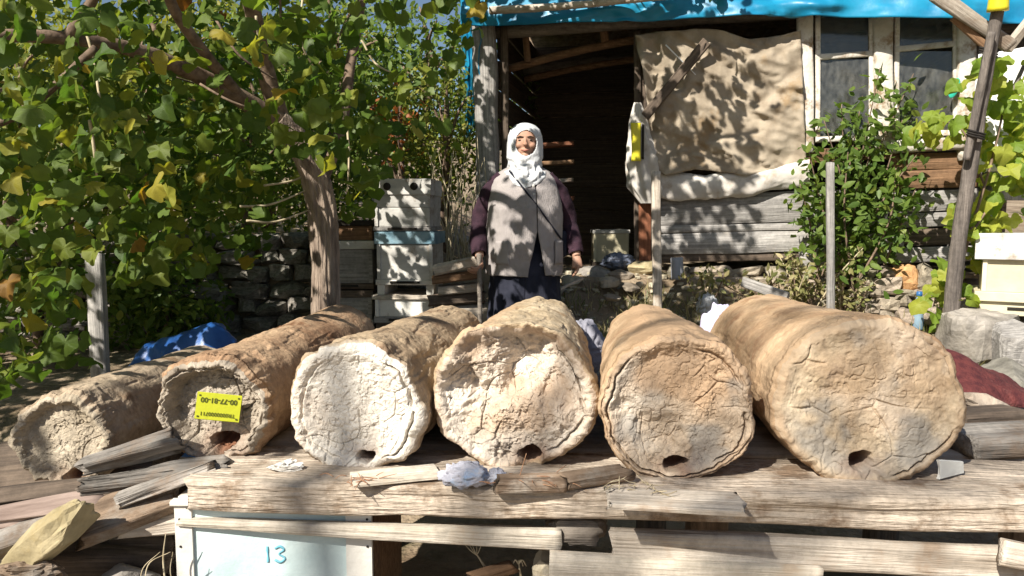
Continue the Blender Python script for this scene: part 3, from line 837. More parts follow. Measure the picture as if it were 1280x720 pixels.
tag(o, 'short broken brown stick under the platform', 'stick')
o = rock('pale_stone', P(678, 712, 1.72), (.05, .06, .10), STONE, seed=77, nu=22, nv=14)
tag(o, 'rough stone standing at the end of the lower white board', 'stone')

RUST = M('rusty_straw', (.20, .09, .05), (.38, .22, .13), scale=(30, 30, 30), bump=.2)
def straws(label, c, n, seed, m, ln=.06):
    g = np.random.default_rng(seed)
    root = thing('straw_bits', label, 'straw', tuple(c))
    for _ in range(n):
        a = np.array(c) + g.normal(size=3) * [.035, .012, .003]
        d = np.array([g.normal(), g.normal() * .5, g.normal() * .12]); d *= ln * g.uniform(.4, 1) / np.linalg.norm(d)
        tube('straw', [a, a + d * .5 + [0, 0, g.uniform(-.004, .006)], a + d], [.0011, .001, .0006], m, root, seg=5, n=7)
straws('reddish straw bits below the hole of the cratered log hive', T(668, 600, .02), 34, 1, RUST, .08)
straws('reddish crumbs of straw under the hole of the whitest log hive', T(452, 600, .012), 24, 2, RUST, .05)
straws('pale straw bits fallen before the round tan log hive', T(800, 608, .028), 18, 3, STRAW, .06)
# ------------------------------------------------------------------ cloths and sacks
def crumple(name, c, size, m, label, cat, seed=1, amp=.3, fs=2.2, rot=(0, 0, 0), n=(64, 44), ridge=.10):
    th = np.linspace(0, 2 * math.pi, n[0], endpoint=False); ph = np.linspace(-math.pi / 2, math.pi / 2, n[1])
    T_, H_ = np.meshgrid(th, ph)
    d = np.stack([np.cos(H_) * np.cos(T_), np.cos(H_) * np.sin(T_), np.sin(H_)], -1)
    q = d * fs + seed * 5.3
    q = q + .9 * np.stack([perlin(q * 1.3 + 7), perlin(q * 1.3 + 17), perlin(q * 1.3 + 27)], -1)
    rdg = 1 - np.abs(perlin(q * 1.6)) * 2.2
    r = 1 + amp * fbm(q * .7, 3) - ridge * rdg * (rdg > -.6) + ridge * .1 * (1 - 2 * np.abs(perlin(q * 3)))
    v, f = loft(d * r[..., None] * np.asarray(size) / 2, True)
    return tag(link(name, mesh(name, v, f), m, None, loc=tuple(c), rot=rot), label, cat)
RAG = M('grey_lilac_cloth', (.34, .34, .40), (.50, .50, .56), scale=(12, 12, 12), bump=.4, bscale=260, spots=(.32, .44, .62), spot_scale=14, spot_thr=.6, var=0, rough=.95)
crumple('rag', T(580, 594, .026), (.11, .07, .06), RAG, 'crumpled grey and pale blue rag stuffed under the cratered log hive', 'rag', seed=3, amp=.3, ridge=.12, fs=1.2)
crumple('rag', T(620, 597, .018), (.05, .05, .042), RAG, 'small knotted end of grey rag under the cratered log hive', 'rag', seed=9, amp=.3, ridge=.12, fs=1.1)
MAROON = M('maroon_weave', (.055, .012, .015), (.12, .03, .028), scale=(40, 40, 8), bump=.6, bscale=160, spots=(.15, .06, .055), spot_scale=16, spot_thr=.62, var=0)
def sack_heap(u, v):
    x = 1.26 + .40 * u; y = 2.26 + .42 * v
    n = fbm(np.stack([u * 3, v * 3, u * 0 + 5], -1), 4)
    fold = np.sin((u * 1.2 + v * .9) * 9 + 2.5 * n)
    hump = np.clip(np.sin(math.pi * np.clip(u * 1.0, 0, 1)), 0, 1) ** .55 * np.clip(np.sin(math.pi * np.clip(v, 0, 1)), 0, 1) ** .6
    z = TZ + .012 + (.185 - .10 * u) * hump + (.012 * fold + .02 * n) * hump
    return np.stack([x + .03 * n, y + .03 * n + .012 * fold, z], -1)
o = sheet('sack', sack_heap, 80, 80, MAROON, thick=.006)
tag(o, 'maroon woven sack slumped behind the widest log hive', 'sack')
LILAC = M('lilac_cloth', (.46, .42, .60), (.60, .57, .72), bump=.3, bscale=200, var=0)
crumple('lilac_cloth', P(898, 402, 2.72) - [0, 0, .085], (.17, .13, .30), LILAC, 'lilac cloth bunched behind the far end of the widest log hive', 'cloth', seed=12, amp=.2, ridge=.09, fs=1.0)
crumple('grey_bundle', P(722, 440, 2.85) + [.03, 0, .02], (.16, .14, .22), M('grey_bundle_mat', (.25, .25, .30), (.42, .42, .48), bump=.4, bscale=200), 'grey cloth bundle in the gap behind the cratered and tan log hives', 'cloth', seed=14, amp=.25, ridge=.12, fs=1.0)
TARP_D = M('dark_blue_tarp', (.010, .055, .21), (.03, .13, .38), scale=(6, 6, 6), bump=.25, bscale=30, rough=.38, spec=.5, var=0)
def tarp_heap(u, v):
    a = P(120, 476, 2.7); b = P(310, 412, 3.0)
    x = a[0] + (b[0] - a[0]) * u; y = 2.55 + .75 * v
    ridge = np.exp(-((v - .35) / .30) ** 2)
    z = .46 + (.46 + .15 * u) * ridge * (.75 + .25 * sstep(0, .3, u) * sstep(1.08, .85, u))
    n = fbm(np.stack([u * 4, v * 5, u * 0], -1), 4); rg = 1 - 2 * np.abs(perlin(np.stack([u * 5 + v, v * 6, u * 0 + 4], -1)))
    return np.stack([x + .03 * n, y + .04 * n, z + .035 * n + .02 * rg], -1)
o = sheet('blue_tarp', tarp_heap, 70, 60, TARP_D, thick=.003)
tag(o, 'crumpled dark blue tarpaulin heaped behind the smallest log hive', 'tarpaulin')
for i, (px, py, sx, sz) in enumerate(((150, 500, .5, .5), (300, 470, .5, .55))):
    o = rock('field_stone', P(px, py, 3.0) - [0, 0, .25], (sx, .4, sz), STONE_G, seed=60 + i, nu=20, nv=14)
    tag(o, ('large stone hidden under the left fold of the blue tarpaulin', 'large stone under the high fold of the blue tarpaulin')[i], 'stone')

# ------------------------------------------------------------------ the hut
W0, W1 = np.array([-.235, 6.3]), np.array([3.55, 5.55])
wd = (W1 - W0) / np.linalg.norm(W1 - W0)
wn_ = np.array([wd[1], -wd[0]])            # towards the viewer
if wn_[1] > 0: wn_ = -wn_
def WP(px, py, off=0.0):
    "point on the hut's front plane (off metres in front of it)"
    dx, dy = (px - 640) / FPX, (360 - py) / FPX
    d = np.array([dx, CA + dy * SA, -SA + dy * CA])
    o2 = W0 + wn_ * off
    t = o2.dot(wn_) / d[:2].dot(wn_)
    return np.array([0, 0, CAM_Z]) + d * t
def ppm(px): return FPX / WP(px, 273)[1]
def V3(p2, z): return np.array([p2[0], p2[1], z])
WN3 = np.array([wn_[0], wn_[1], 0]); WD3 = np.array([wd[0], wd[1], 0])

hut = thing('wooden_hut', 'old wooden hut with plank wall, open doorway and window under a blue tarpaulin', 'hut', (1.6, 6.2, 1.0))
def wb(name, a, b, hpx, T=.025, off=0.0, m=W_GREY, up=(0, 0, 1), **k):
    k.setdefault('nx', 24); k.setdefault('amp', .004); k.setdefault('side', 2); k.setdefault('fine', .0009); k.setdefault('wane', .05); k.setdefault('ragged', .012)
    return board(name, WP(*a, off), WP(*b, off), hpx / ppm((a[0] + b[0]) / 2), T, m, hut, up=up, **k)
def wpost(name, a, b, wpx, T=.07, off=0.0, m=W_GREY, **k):
    return wb(name, a, b, wpx, T, off, m, up=tuple(WD3), **k)

# posts and jambs
wpost('post', (614, 345), (604, 8), 27, .13, .02, W_GREY, wane=.10)
wpost('post', (634, 340), (630, 30), 9, .05, -.05, W_DARK)
wpost('door_jamb', (797, 335), (797, 40), 9, .06, -.06, W_DARK)
wpost('door_jamb', (807, 335), (806, 240), 15, .03, .0, W_RED)
wpost('post', (806, 60), (806, 335), 10, .08, -.10, W_DARK)
# planks below the hanging sackcloth
rows = [(821, 264, 1110, 254, 38, .0), (821, 287, 1120, 280, 9, .012), (821, 305, 1130, 299, 27, .002)]
for i, (xa, ya, xb, yb, h, of) in enumerate(rows):
    wb('wall_plank', (xa, ya), (xb, yb), h, .025, of, W_GREY)
rows = [(1112, 203, 1222, 200, 20, .0, W_BROWN), (1112, 226, 1222, 222, 23, .006, W_BROWN), (1104, 254, 1222, 249, 27, .0, W_GREY), (1113, 277, 1222, 272, 17, .01, W_GREY), (1122, 298, 1222, 294, 20, .0, W_DARK)]
for xa, ya, xb, yb, h, of, m in rows:
    wb('wall_plank', (xa, ya), (xb, yb), h, .025, of, m)
wb('sill_beam', (824, 322), (1000, 320), 11, .05, -.03, W_DARK)
wb('sill_beam', (1000, 324), (1225, 316), 18, .06, .03, W_GREY)
# ledge under the sackcloth and the strip below the window
wb('ledge', (1005, 196), (1118, 190), 16, .03, .0, W_BROWN)
# windows
GLASS = bpy.data.materials.new('dusty_window_glass'); GLASS.use_nodes = True
_t = GLASS.node_tree; _N = _t.nodes; _N.clear()
_o = _N.new('ShaderNodeOutputMaterial'); _gl = _N.new('ShaderNodeBsdfGlossy'); _gl.inputs['Roughness'].default_value = .12; _gl.inputs['Color'].default_value = (.8, .85, .9, 1)
_tr = _N.new('ShaderNodeBsdfTransparent'); _tr.inputs['Color'].default_value = (.55, .6, .6, 1)
_df = _N.new('ShaderNodeBsdfDiffuse'); _df.inputs['Color'].default_value = (.35, .35, .33, 1)
_fr = _N.new('ShaderNodeFresnel'); _fr.inputs['IOR'].default_value = 1.6
_m1 = _N.new('ShaderNodeMixShader'); _m2 = _N.new('ShaderNodeMixShader')
_nz = _N.new('ShaderNodeTexNoise'); _nz.inputs['Scale'].default_value = 7; _nz.inputs['Detail'].default_value = 6
_mr = _N.new('ShaderNodeMapRange'); _mr.inputs['From Min'].default_value = .35; _mr.inputs['From Max'].default_value = .75; _mr.inputs['To Min'].default_value = .08; _mr.inputs['To Max'].default_value = .28
_t.links.new(_nz.outputs['Fac'], _mr.inputs['Value']); _t.links.new(_mr.outputs[0], _m2.inputs[0])
_t.links.new(_fr.outputs[0], _m1.inputs[0]); _t.links.new(_tr.outputs[0], _m1.inputs[1]); _t.links.new(_gl.outputs[0], _m1.inputs[2])
_t.links.new(_m1.outputs[0], _m2.inputs[1]); _t.links.new(_df.outputs[0], _m2.inputs[2]); _t.links.new(_m2.outputs[0], _o.inputs['Surface'])

def wpart(name, a, b, wpx, T, off, m, parent, horiz=False, **k):
    k.setdefault('nx', 14); k.setdefault('amp', .003); k.setdefault('side', 2); k.setdefault('fine', .0006); k.setdefault('ragged', .006)
    return board(name, WP(*a, off), WP(*b, off), wpx / ppm(a[0]), T, m, parent, up=(0, 0, 1) if horiz else tuple(WD3), **k)
FRAME = M('peeling_white_frame', (.46, .42, .36), (.68, .65, .60), scale=(5, 5, 5), bump=.5, bscale=50, spots=(.26, .18, .11), spot_scale=6, spot_thr=.57, rough=.75)
for name, xl, xr, yt, yb, extra in (('window', 1019, 1092, 20, 178, None), ('window', 1118, 1197, 12, 172, None)):
    c = WP((xl + xr) / 2, (yt + yb) / 2, -.02)
    w = link(name, mesh('window_sash', *box_vf((0, 0, 0), (.01, .01, .01), .001)), FRAME, hut, loc=tuple(WP(xl, yb, -.01)))
    wpart('frame', (xl + 3, yb), (xl + 3, yt), 6, .035, .0, FRAME, w)
    wpart('frame', (xr - 3, yb), (xr - 3, yt), 6, .035, .0, FRAME, w)
    wpart('frame', (xl, yb - 3), (xr, yb - 6), 7, .034, .002, FRAME, w, True)
    ym = 72 if xl < 1100 else 62
    wpart('glazing_bar', (xl, ym), (xr, ym - (5 if xl < 1100 else 8)), 7, .03, .003, FRAME, w, True)
    for (ya, yb_) in ((yt, ym - 3), (ym + 2, yb - 6)):
        pts = np.array([WP(xl + 4, yb_, -.004), WP(xr - 4, yb_ - 3, -.004), WP(xr - 4, ya, -.004), WP(xl + 4, ya, -.004)])
        pts2 = pts - WN3 * .004
        cc = pts.mean(0)
        v = np.vstack([pts, pts2]) - cc
        f = [(0, 1, 2, 3), (7, 6, 5, 4), (0, 4, 5, 1), (1, 5, 6, 2), (2, 6, 7, 3), (3, 7, 4, 0)]
        link('pane', mesh('pane', v, f, False), GLASS, w, loc=tuple(cc))
wpost('window_post', (1008, 190), (1006, 12), 18, .07, .02, FRAME)
wpost('window_post', (1105, 185), (1103, 12), 22, .07, .02, FRAME)
wpost('window_post', (1208, 200), (1207, 12), 20, .07, .02, FRAME)
wb('window_sill', (1112, 184), (1222, 178), 15, .09, .04, FRAME)
for y_ in (14, 34, 54, 74):
    wb('wall_plank', (1216, y_ + 3), (1330, y_ - 12), 20, .025, -.01, W_DARK)
# inside: floor, back and side walls, rafters, firewood along the left wall
def hp(s, d, z):      # s along the wall, d behind it
    p = W0 + wd * s - wn_ * d
    return np.array([p[0], p[1], z])
FZ = 1.03
v, f = merge([box_vf((0, 0, 0), (.01, .01, .01), .001)])
def quadwall(name, a, b, c, d, m, t=.03):
    pts = np.array([a, b, c, d]); n = np.cross(pts[1] - pts[0], pts[3] - pts[0]); n /= np.linalg.norm(n)
    v = np.vstack([pts, pts + n * t]); cc = v.mean(0)
    f = [(3, 2, 1, 0), (4, 5, 6, 7), (0, 1, 5, 4), (1, 2, 6, 5), (2, 3, 7, 6), (3, 0, 4, 7)]
    return link(name, mesh(name, v - cc, f, False), m, hut, loc=tuple(cc))
LW = 3.86
quadwall('floor', hp(.1, .05, FZ - .03), hp(LW, .05, FZ - .03), hp(LW, 2.4, FZ - .03), hp(.1, 2.4, FZ - .03), SOIL)
for i in range(9):                                            # back wall of wide boards
    z = FZ + .02 + i * .26
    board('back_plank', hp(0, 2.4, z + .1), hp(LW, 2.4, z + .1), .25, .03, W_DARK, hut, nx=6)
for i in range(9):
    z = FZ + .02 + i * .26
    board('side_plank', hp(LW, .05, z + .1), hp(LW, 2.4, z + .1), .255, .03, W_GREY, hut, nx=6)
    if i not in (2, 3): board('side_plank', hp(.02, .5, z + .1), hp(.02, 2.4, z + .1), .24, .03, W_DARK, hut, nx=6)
quadwall('back_blocker', hp(-.05, 2.44, FZ), hp(LW + .1, 2.44, FZ), hp(LW + .1, 2.44, 3.75), hp(-.05, 2.44, 3.75), W_ROTB)  # added blockers, here to the roof: keep sky from showing between the boards
quadwall('side_blocker', hp(LW + .04, .0, FZ), hp(LW + .04, 2.5, FZ), hp(LW + .04, 2.5, 3.75), hp(LW + .04, .0, 3.15), W_ROTB)
quadwall('roof_blocker', hp(-.1, -.10, 3.215), hp(LW + .3, -.10, 3.215), hp(LW + .3, 2.6, 3.655), hp(-.1, 2.6, 3.655), W_ROTB)
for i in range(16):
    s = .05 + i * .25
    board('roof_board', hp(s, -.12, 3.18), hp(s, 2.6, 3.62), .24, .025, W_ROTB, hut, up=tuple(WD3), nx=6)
for i, (a, b, rr) in enumerate((((.15, .3, 2.72), (1.35, .25, 2.92), .035), ((.2, .8, 2.72), (1.5, .7, 2.86), .03), ((.05, .1, 2.98), (3.8, .1, 3.02), .06), ((.1, 1.3, 2.9), (3.8, 1.3, 3.1), .05), ((.0, -.08, 3.10), (3.8, -.08, 3.12), .035))):
    tube('roof_beam', [hp(*a), (hp(*a) + hp(*b)) / 2 + [0, 0, .02], hp(*b)], [rr, rr * .95, rr * .9], W_BROWN if i < 2 else W_POLE, hut, seg=12, n=20, amp=.15, fs=5)
wpost('hanger', (660, 78), (656, 30), 8, .04, -.2, W_BROWN)
wpost('hanger', (757, 52), (752, 25), 10, .05, -.2, W_BROWN)
# firewood stacked inside along the left wall: each split piece on its own
r3 = np.random.default_rng(4)
wood_root = thing('firewood_stack', 'stack of split firewood and boards inside the doorway behind the woman', 'firewood', tuple(hp(.35, .8, FZ)))
for row in range(7):
    for kx in range(3):
        s = .22 + kx * .12 + r3.uniform(-.03, .03)
        z = FZ + .06 + row * .115
        d0 = .25 + r3.uniform(0, .15)
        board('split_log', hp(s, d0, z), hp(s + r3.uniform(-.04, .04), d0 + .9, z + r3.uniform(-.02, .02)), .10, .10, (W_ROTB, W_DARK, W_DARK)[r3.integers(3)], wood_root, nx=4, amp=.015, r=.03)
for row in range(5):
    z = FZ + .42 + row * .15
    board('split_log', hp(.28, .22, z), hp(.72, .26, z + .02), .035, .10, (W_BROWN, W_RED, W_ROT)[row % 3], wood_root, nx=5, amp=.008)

# blue tarpaulin over the eave
TARP = M('bright_blue_tarp', (.006, .15, .30), (.012, .25, .43), scale=(3, 3, 3), bump=.2, bscale=20, rough=.4, spec=.4, var=0, transl=.06)
def tarp_fn(u, v):
    s = -.12 + 4.6 * u
    vv = np.clip(v / .55, 0, 1); fl = np.clip((v - .55) / .45, 0, 1)
    d = 2.6 - 2.78 * vv
    z = 3.72 - .52 * vv
    n = fbm(np.stack([u * 9, v * 2.2, u * 0], -1), 4)
    low = .21 + .03 * np.sin(u * 7 + 1.0) + .22 * u
    z = z - fl * (low + .02 * n) - .03 * (1 - vv) * 0
    d = d - .10 * np.sin(fl * math.pi * .5) + .05 * n * (fl + .2 * vv) + .04 * np.sin(u * 23 + 3 * n) * fl
    z = z + .02 * n + .035 * np.abs(np.sin(u * 14 + 2 * n)) * fl * (1 - fl)
    p = W0[None, None] + s[..., None] * wd - d[..., None] * wn_
    return np.stack([p[..., 0], p[..., 1], z], -1)
o = sheet('roof_tarp', tarp_fn, 150, 60, TARP, thick=.004)
tag(o, 'bright blue tarpaulin sagging over the front edge of the hut roof', 'tarpaulin')
def tarp2_fn(u, v):
    a = P(566 + 0, 0, 6.2); 
    n = fbm(np.stack([u * 3, v * 5, u * 0 + 3], -1), 4)
    x = -.46 + .17 * u + .06 * v + .03 * n; y = 6.25 + .5 * (1 - u) + .05 * np.sin(u * 16 + 3 * v)
    z = 3.5 - v * 1.35 + .15 * u * v
    return np.stack([x, y, z], -1)
o = sheet('hanging_tarp', tarp2_fn, 40, 60, TARP, thick=.004)
tag(o, 'blue tarpaulin hanging down beside the left hut post behind the vine', 'tarpaulin')
o = tube('eave_pole', [WP(612, 13, .36), WP(700, 8, .36), WP(850, -6, .36)], [.03, .028, .022], W_PALE, None, seg=12, n=30, amp=.12, fs=6)
tag(o, 'pale wooden pole tied along the top edge of the roof tarpaulin', 'pole')

# sackcloth across the upper wall
SACK = M('sackcloth', (.26, .21, .155), (.42, .355, .275), scale=(5, 5, 5), bump=.5, bscale=220, spots=(.28, .20, .12), spot_scale=3, spot_thr=.62, var=0, rough=.95)
CLOTH = M('dirty_white_cloth', (.46, .42, .38), (.64, .61, .57), scale=(5, 5, 5), bump=.3, bscale=160, spots=(.36, .30, .24), spot_scale=5, var=0, rough=.95)
def on_wall(X, Y, off):
    dx, dy = (X - 640) / FPX, (360 - Y) / FPX
    d = np.stack([dx, CA + dy * SA, -SA + dy * CA], -1)
    num = W0.dot(wn_) + off
    t = num / (d[..., 0] * wn_[0] + d[..., 1] * wn_[1])
    return np.array([0, 0, CAM_Z]) + d * t[..., None]
def sack_fn(u, v):
    X = 793 + 9 * v + (208 - 2 * v) * u; Y = 38 + 172 * v + 6 * u * (1 - v) + 7 * np.sin(u * 3.1) * v
    n = fbm(np.stack([u * 4, v * 4, u * 0], -1), 4)
    fold = np.sin((u * 3 + v * 5) * 2.4 + 2 * n)
    wr = 1 - 2 * np.abs(perlin(np.stack([u * 3 + v * 2.5 + n, v * 7 - u * 4, u * 0 + 2], -1)))
    Y = Y + (6 * np.sin(u * 9.5 + 1) + 5 * n) * (1 - v) ** 3 + 9 * n * v ** 3
    X = X + 5 * n * (1 - u) ** 3 + 10 * (1 - u) ** 2 * np.sin(v * 3.1)
    fold = fold + 1.6 * np.sin(u * 46 + 5 * v + 2 * n) * np.exp(-u * 7)
    off = .07 + .05 * n + .025 * fold * (1 - u * .5) + .022 * wr + .03 * np.sin(u * math.pi)
    return on_wall(X, Y, off)
o = sheet('sackcloth', sack_fn, 90, 80, SACK, thick=.004)
tag(o, 'brown sackcloth sheet stretched over the wall between doorway and window', 'sackcloth')
def roll_fn(u, v):
    X = 812 + 200 * u; th = v * 2 * math.pi
    n = fbm(np.stack([u * 7, np.cos(th) * .8, np.sin(th) * .8], -1), 4)
    Yc = 231 - 17 * u + 9 * np.sin(u * math.pi); hgt = 17 - 3 * u
    tw = np.sin(u * 15 + th * 2) * .1
    Y = Yc - np.cos(th) * hgt * (1 + .25 * n + tw)
    off = .06 + .045 * np.sin(th) * (1 + .3 * n + tw)
    return on_wall(X, Y, off)
o = sheet('rolled_cloth', roll_fn, 90, 40, CLOTH, thick=0)
tag(o, 'dirty white cloth rolled along the bottom of the brown sackcloth', 'cloth')
def gather(u, v):
    th = u * 2 * math.pi
    wv = np.interp(v, [0, .15, .35, .6, .85, 1], [4, 9, 13, 21, 20, 10])
    Xc = np.interp(v, [0, .3, .6, 1], [797, 799, 803, 812]); Y = 128 + 126 * v
    fold = 1 + .16 * np.sin(th * 7 + 4 * v) + .2 * fbm(np.stack([np.cos(th), np.sin(th), v * 3], -1), 3)
    return on_wall(Xc + wv * np.cos(th) * fold, Y, .09 + .10 * np.sin(th) * fold * wv / 22)
o = sheet('gathered_cloth', gather, 70, 50, CLOTH, thick=0)
tag(o, 'bunch of whitish cloth tied up at the right side of the doorway', 'cloth')
YP = M('yellow_plastic', (.55, .48, .02), (.68, .60, .04), bump=.1, rough=.35, var=0)
yk = thing('yellow_packet', 'yellow plastic strip packet hanging on the gathered cloth', 'packet', tuple(WP(795, 203, .26)))
v, f = board_mesh(.29, .072, .03, nx=20, r=.012, amp=.006, fs=14, side=3, k=3)
mw, _ = basis(WP(795, 203, .235), WP(795, 152, .235), tuple(WD3))
link('packet_body', mesh('packet_body', v, f), YP, yk, mw=mw)
v, f = board_mesh(.26, .02, .034, nx=12, r=.004, amp=.004)
link('dark_strap', mesh('dark_strap', v, f), BLACK, yk, mw=mw @ Matrix.Translation((.0, -.002, .05)))
o = tube('thin_rod', [WP(832, 56, .22), WP(875, 99, .12)], [.006, .004], M('pale_rod', (.6, .6, .6), (.7, .7, .7), bump=0), None, seg=8, n=8)
tag(o, 'thin whitish rod sticking out of the brown sackcloth', 'rod')
o = board('diagonal_brace', WP(884, 52, .22), WP(806, 146, .2), .075, .04, W_DARK, hut, nx=12)

# ------------------------------------------------------------------ posts in front of the hut
def stake(a, b, W, T, m, label, **k):
    k.setdefault('nx', 20); k.setdefault('amp', .004); k.setdefault('side', 2); k.setdefault('fine', .0008)
    return tag(board('wooden_stake', a, b, W, T, m, None, up=(1, 0, 0), **k), label, 'stake')
stake(down(P(822, 392, 5.35)), P(820, 214, 5.45), .062, .04, W_PALE, 'pale squared stake standing before the doorway edge')
stake(down(P(1041, 372, 5.15)), P(1038, 203, 5.25), .052, .035, W_GREY, 'grey stake rising through the leafy shrub by the wall')
stake(down(P(126, 470, 3.3)), P(118, 318, 3.35), .075, .05, W_GREY, 'shaded square stake standing among the vine leaves')
# leaning forked pole with yellow cap
pole = thing('leaning_pole', 'leaning bark-stripped pole bound from two sticks with a yellow cap', 'pole', tuple(P(1190, 392, 4.6)))
pp = [down(P(1184, 430, 4.6)), P(1188, 396, 4.6), P(1200, 290, 4.58), P(1216, 190, 4.55), P(1232, 95, 4.5), P(1247, 12, 4.45)]
W_POLE2 = M('dark_bare_pole', (.06, .052, .048), (.24, .205, .18), scale=(34, 34, 2.4), bump=.8, bstretch=(140, 140, 8), lo=.3, hi=.7, fine=(30, .7, 1.2))
tube('pole_shaft', pp, [.047, .046, .043, .040, .037, .033], W_POLE2, pole, seg=16, n=60, amp=.14, fs=7)
tube('second_stick', [P(1208, 200, 4.50), P(1222, 130, 4.46), P(1240, 40, 4.40)], [.022, .024, .02], W_POLE2, pole, seg=10, n=30, amp=.14, fs=7)
v, f = tube_vf([P(1247, 14, 4.43), P(1249, -8, 4.42)], [.056, .050], seg=20, n=6)
link('yellow_cap', mesh('yellow_cap', v, f), YP, pole)
for py_, px_ in ((62, 1236), (165, 1220)):
    for dd in range(3):
        ring = [P(px_ - .4 * dd + 11 * math.cos(t), py_ + 3 * dd + 3 * math.cos(t), 4.5 + .05 * math.sin(t)) for t in np.linspace(0, 2 * math.pi, 16)]
        tube('binding', ring, .006, BLACK, pole, seg=6)
o = board('cross_timber', P(1168, -8, 4.55), P(1262, 58, 4.52), .085, .06, W_PALE, None, up=(0, -.3, 1), nx=30, side=3, amp=.008, fine=.002, wane=.1)
tag(o, 'upper splintered timber slanting past the top of the leaning pole', 'timber')
o = board('cross_timber', P(1192, 22, 4.6), P(1232, 56, 4.56), .05, .05, W_BROWN, None, up=(0, -.3, 1), nx=30, side=3, amp=.008, fine=.002)
tag(o, 'short brown timber slanting just below the splintered one at the leaning pole', 'timber')
o = board('cross_timber', P(1258, 62, 4.75), P(1296, 14, 4.7), .06, .05, W_PALE, None, up=(0, -.3, 1), nx=20, side=3, amp=.008)
tag(o, 'pinkish pale timber rising to the right behind the leaning pole', 'timber')
WSHEET = M('white_plastic_sheet', (.66, .65, .62), (.78, .77, .75), scale=(3, 3, 3), bump=.25, bscale=18, rough=.5, var=0)
def wsheet_fn(u, v):
    n = fbm(np.stack([u * 3, v * 3, u * 0 + 8], -1), 4)
    X = 1238 + 130 * u; Y = 60 + 135 * v - 25 * u
    return np.stack([P(1228, 100, 5.2)[0] + 1.2 * u, 5.25 - .3 * u + .04 * n + .03 * np.sin(u * 12 + v * 3), 2.66 - .90 * v + .10 * u + .02 * n - .10 * (1 - u) * (1 - v)], -1)
o = sheet('white_sheet', wsheet_fn, 40, 40, WSHEET, thick=.006)
tag(o, 'white plastic sheet hanging behind the leaning pole and vine', 'plastic sheet')
o = tube('thin_branch', [P(1263, 120, 4.9), P(1290, 60, 4.9)], [.014, .012], W_POLE2, None, seg=10, n=12, amp=.15)
tag(o, 'short dark branch stub in front of the white plastic sheet', 'branch')
o = board('grey_board', P(1262, 250, 5.2), P(1266, 196, 5.2), .22, .03, W_GREY, None, up=(1, 0, 0), nx=12)
tag(o, 'grey weathered board upright behind the cream hive', 'board')
v, f = ellip_vf((0, 0, 0), (.035, .01, .075), 18, 12)
o = tag(link('green_disc', mesh('green_disc', v, f), M('turquoise_plastic', (.03, .42, .30), (.05, .5, .36), bump=0, rough=.3), None, loc=tuple(WP(1193, 110, .09)), rot=(0, R(20), 0)), 'turquoise plastic piece on the right window frame', 'plastic piece')

# ------------------------------------------------------------------ stones under the hut, rubble in the doorway
found = thing('stone_foundation', 'dry stone footing under the plank wall of the hut', 'stone wall', tuple(WP(1000, 350, .1)))
r4 = np.random.default_rng(8)
rocks = [mesh('stone', *rock_vf((1, 1, 1), 100 + i, nu=14, nv=9, e=.62, amp=.2), smooth=False) for i in range(7)]
for m_ in rocks: m_.materials.append(STONE)
def put_stone(c, s, parent, rot, mi=None, mat_=None):
    o = link('stone', rocks[r4.integers(7) if mi is None else mi], None, parent, loc=tuple(c), rot=rot)
    bs_ = Matrix.Diagonal((*s, 1))
    o.scale = s
    return o
def stone_course(xa, xb, y0, hgt, off, wmin=16, wmax=38):
    x = xa
    while x < xb:
        w = r4.uniform(wmin, wmax); h = hgt * r4.uniform(.85, 1.1); k = ppm(x)
        put_stone(WP(x + w / 2, y0 + r4.uniform(-2, 2), off), (w / k * 1.06, .2, h / k * 1.08), found, (r4.uniform(-.1, .1), r4.uniform(-.12, .12), r4.uniform(-.3, .3) + math.atan2(wd[1], wd[0])))
        x += w * .98
for row in range(4):
    stone_course(835, 1068, 340 + 13 * row, 14, .0 + .07 * row, 18, 46)
    
# the sunlit round stones right of the stake, one by one as they lie
for (px, py, w, h, m_) in ((1080, 341, 22, 14, 0), (1102, 339, 26, 13, 0), (1128, 347, 30, 30, 1), (1154, 345, 24, 32, 0), (1082, 352, 20, 13, 0), (1107, 356, 36, 22, 0), (1076, 364, 16, 18, 0), (1095, 366, 26, 14, 0), (1127, 366, 27, 9, 0), (1107, 379, 28, 18, 0), (1129, 377, 18, 17, 0), (1086, 383, 20, 15, 0), (1107, 394, 24, 13, 0), (1130, 395, 24, 20, 0), (1083, 397, 18, 12, 0), (1152, 372, 20, 26, 0), (1160, 394, 26, 24, 0)):
    k = ppm(px)
    o = put_stone(WP(px, py, .16 + .003 * (py - 340)), (w / k * 1.02, .2, h / k * 1.04), found, (r4.uniform(-.1, .1), r4.uniform(-.1, .1), r4.uniform(-.2, .2)))
    if m_:
        o.data = o.data.copy(); o.data.materials.clear(); o.data.materials.append(STONE_O)
rub = 0
SK_Y = M('yellowish_sacking', (.40, .34, .20), (.60, .54, .36), bump=.4, bscale=120)
for (px, py, Y, w, h, lab, m_) in ((806, 336, 5.95, .26, .12, 'yellowish pale rock in the doorway left of the squared stake', STONE_Y), (775, 344, 5.85, .22, .10, 'flat tan rock on the doorstep beneath the doorway hive', STONE), (716, 350, 5.7, .18, .08, 'flat brown stone on the slope beside the hand of the woman', STONE), (788, 360, 5.55, .14, .07, 'small pale stone on the slope under the doorstep', STONE), (765, 372, 5.4, .12, .05, 'white chip of stone lying lowest on the slope', STONE), (760, 352, 5.6, .16, .08, 'brown stone in the middle of the rubble slope', STONE), (694, 362, 5.6, .16, .07, 'long low stone on the slope behind the hip of the woman', STONE_G), (742, 341, 5.9, .3, .10, 'grey sill stone at the foot of the doorway hive', STONE_G)):
    o = rock('rubble_stone', P(px, py, Y), (w, .16, h), m_, seed=200 + rub, rot=(.1, r4.uniform(-.15, .15), r4.uniform(-.4, .4)), e=.6, amp=.22); rub += 1
    tag(o, lab, 'stone')
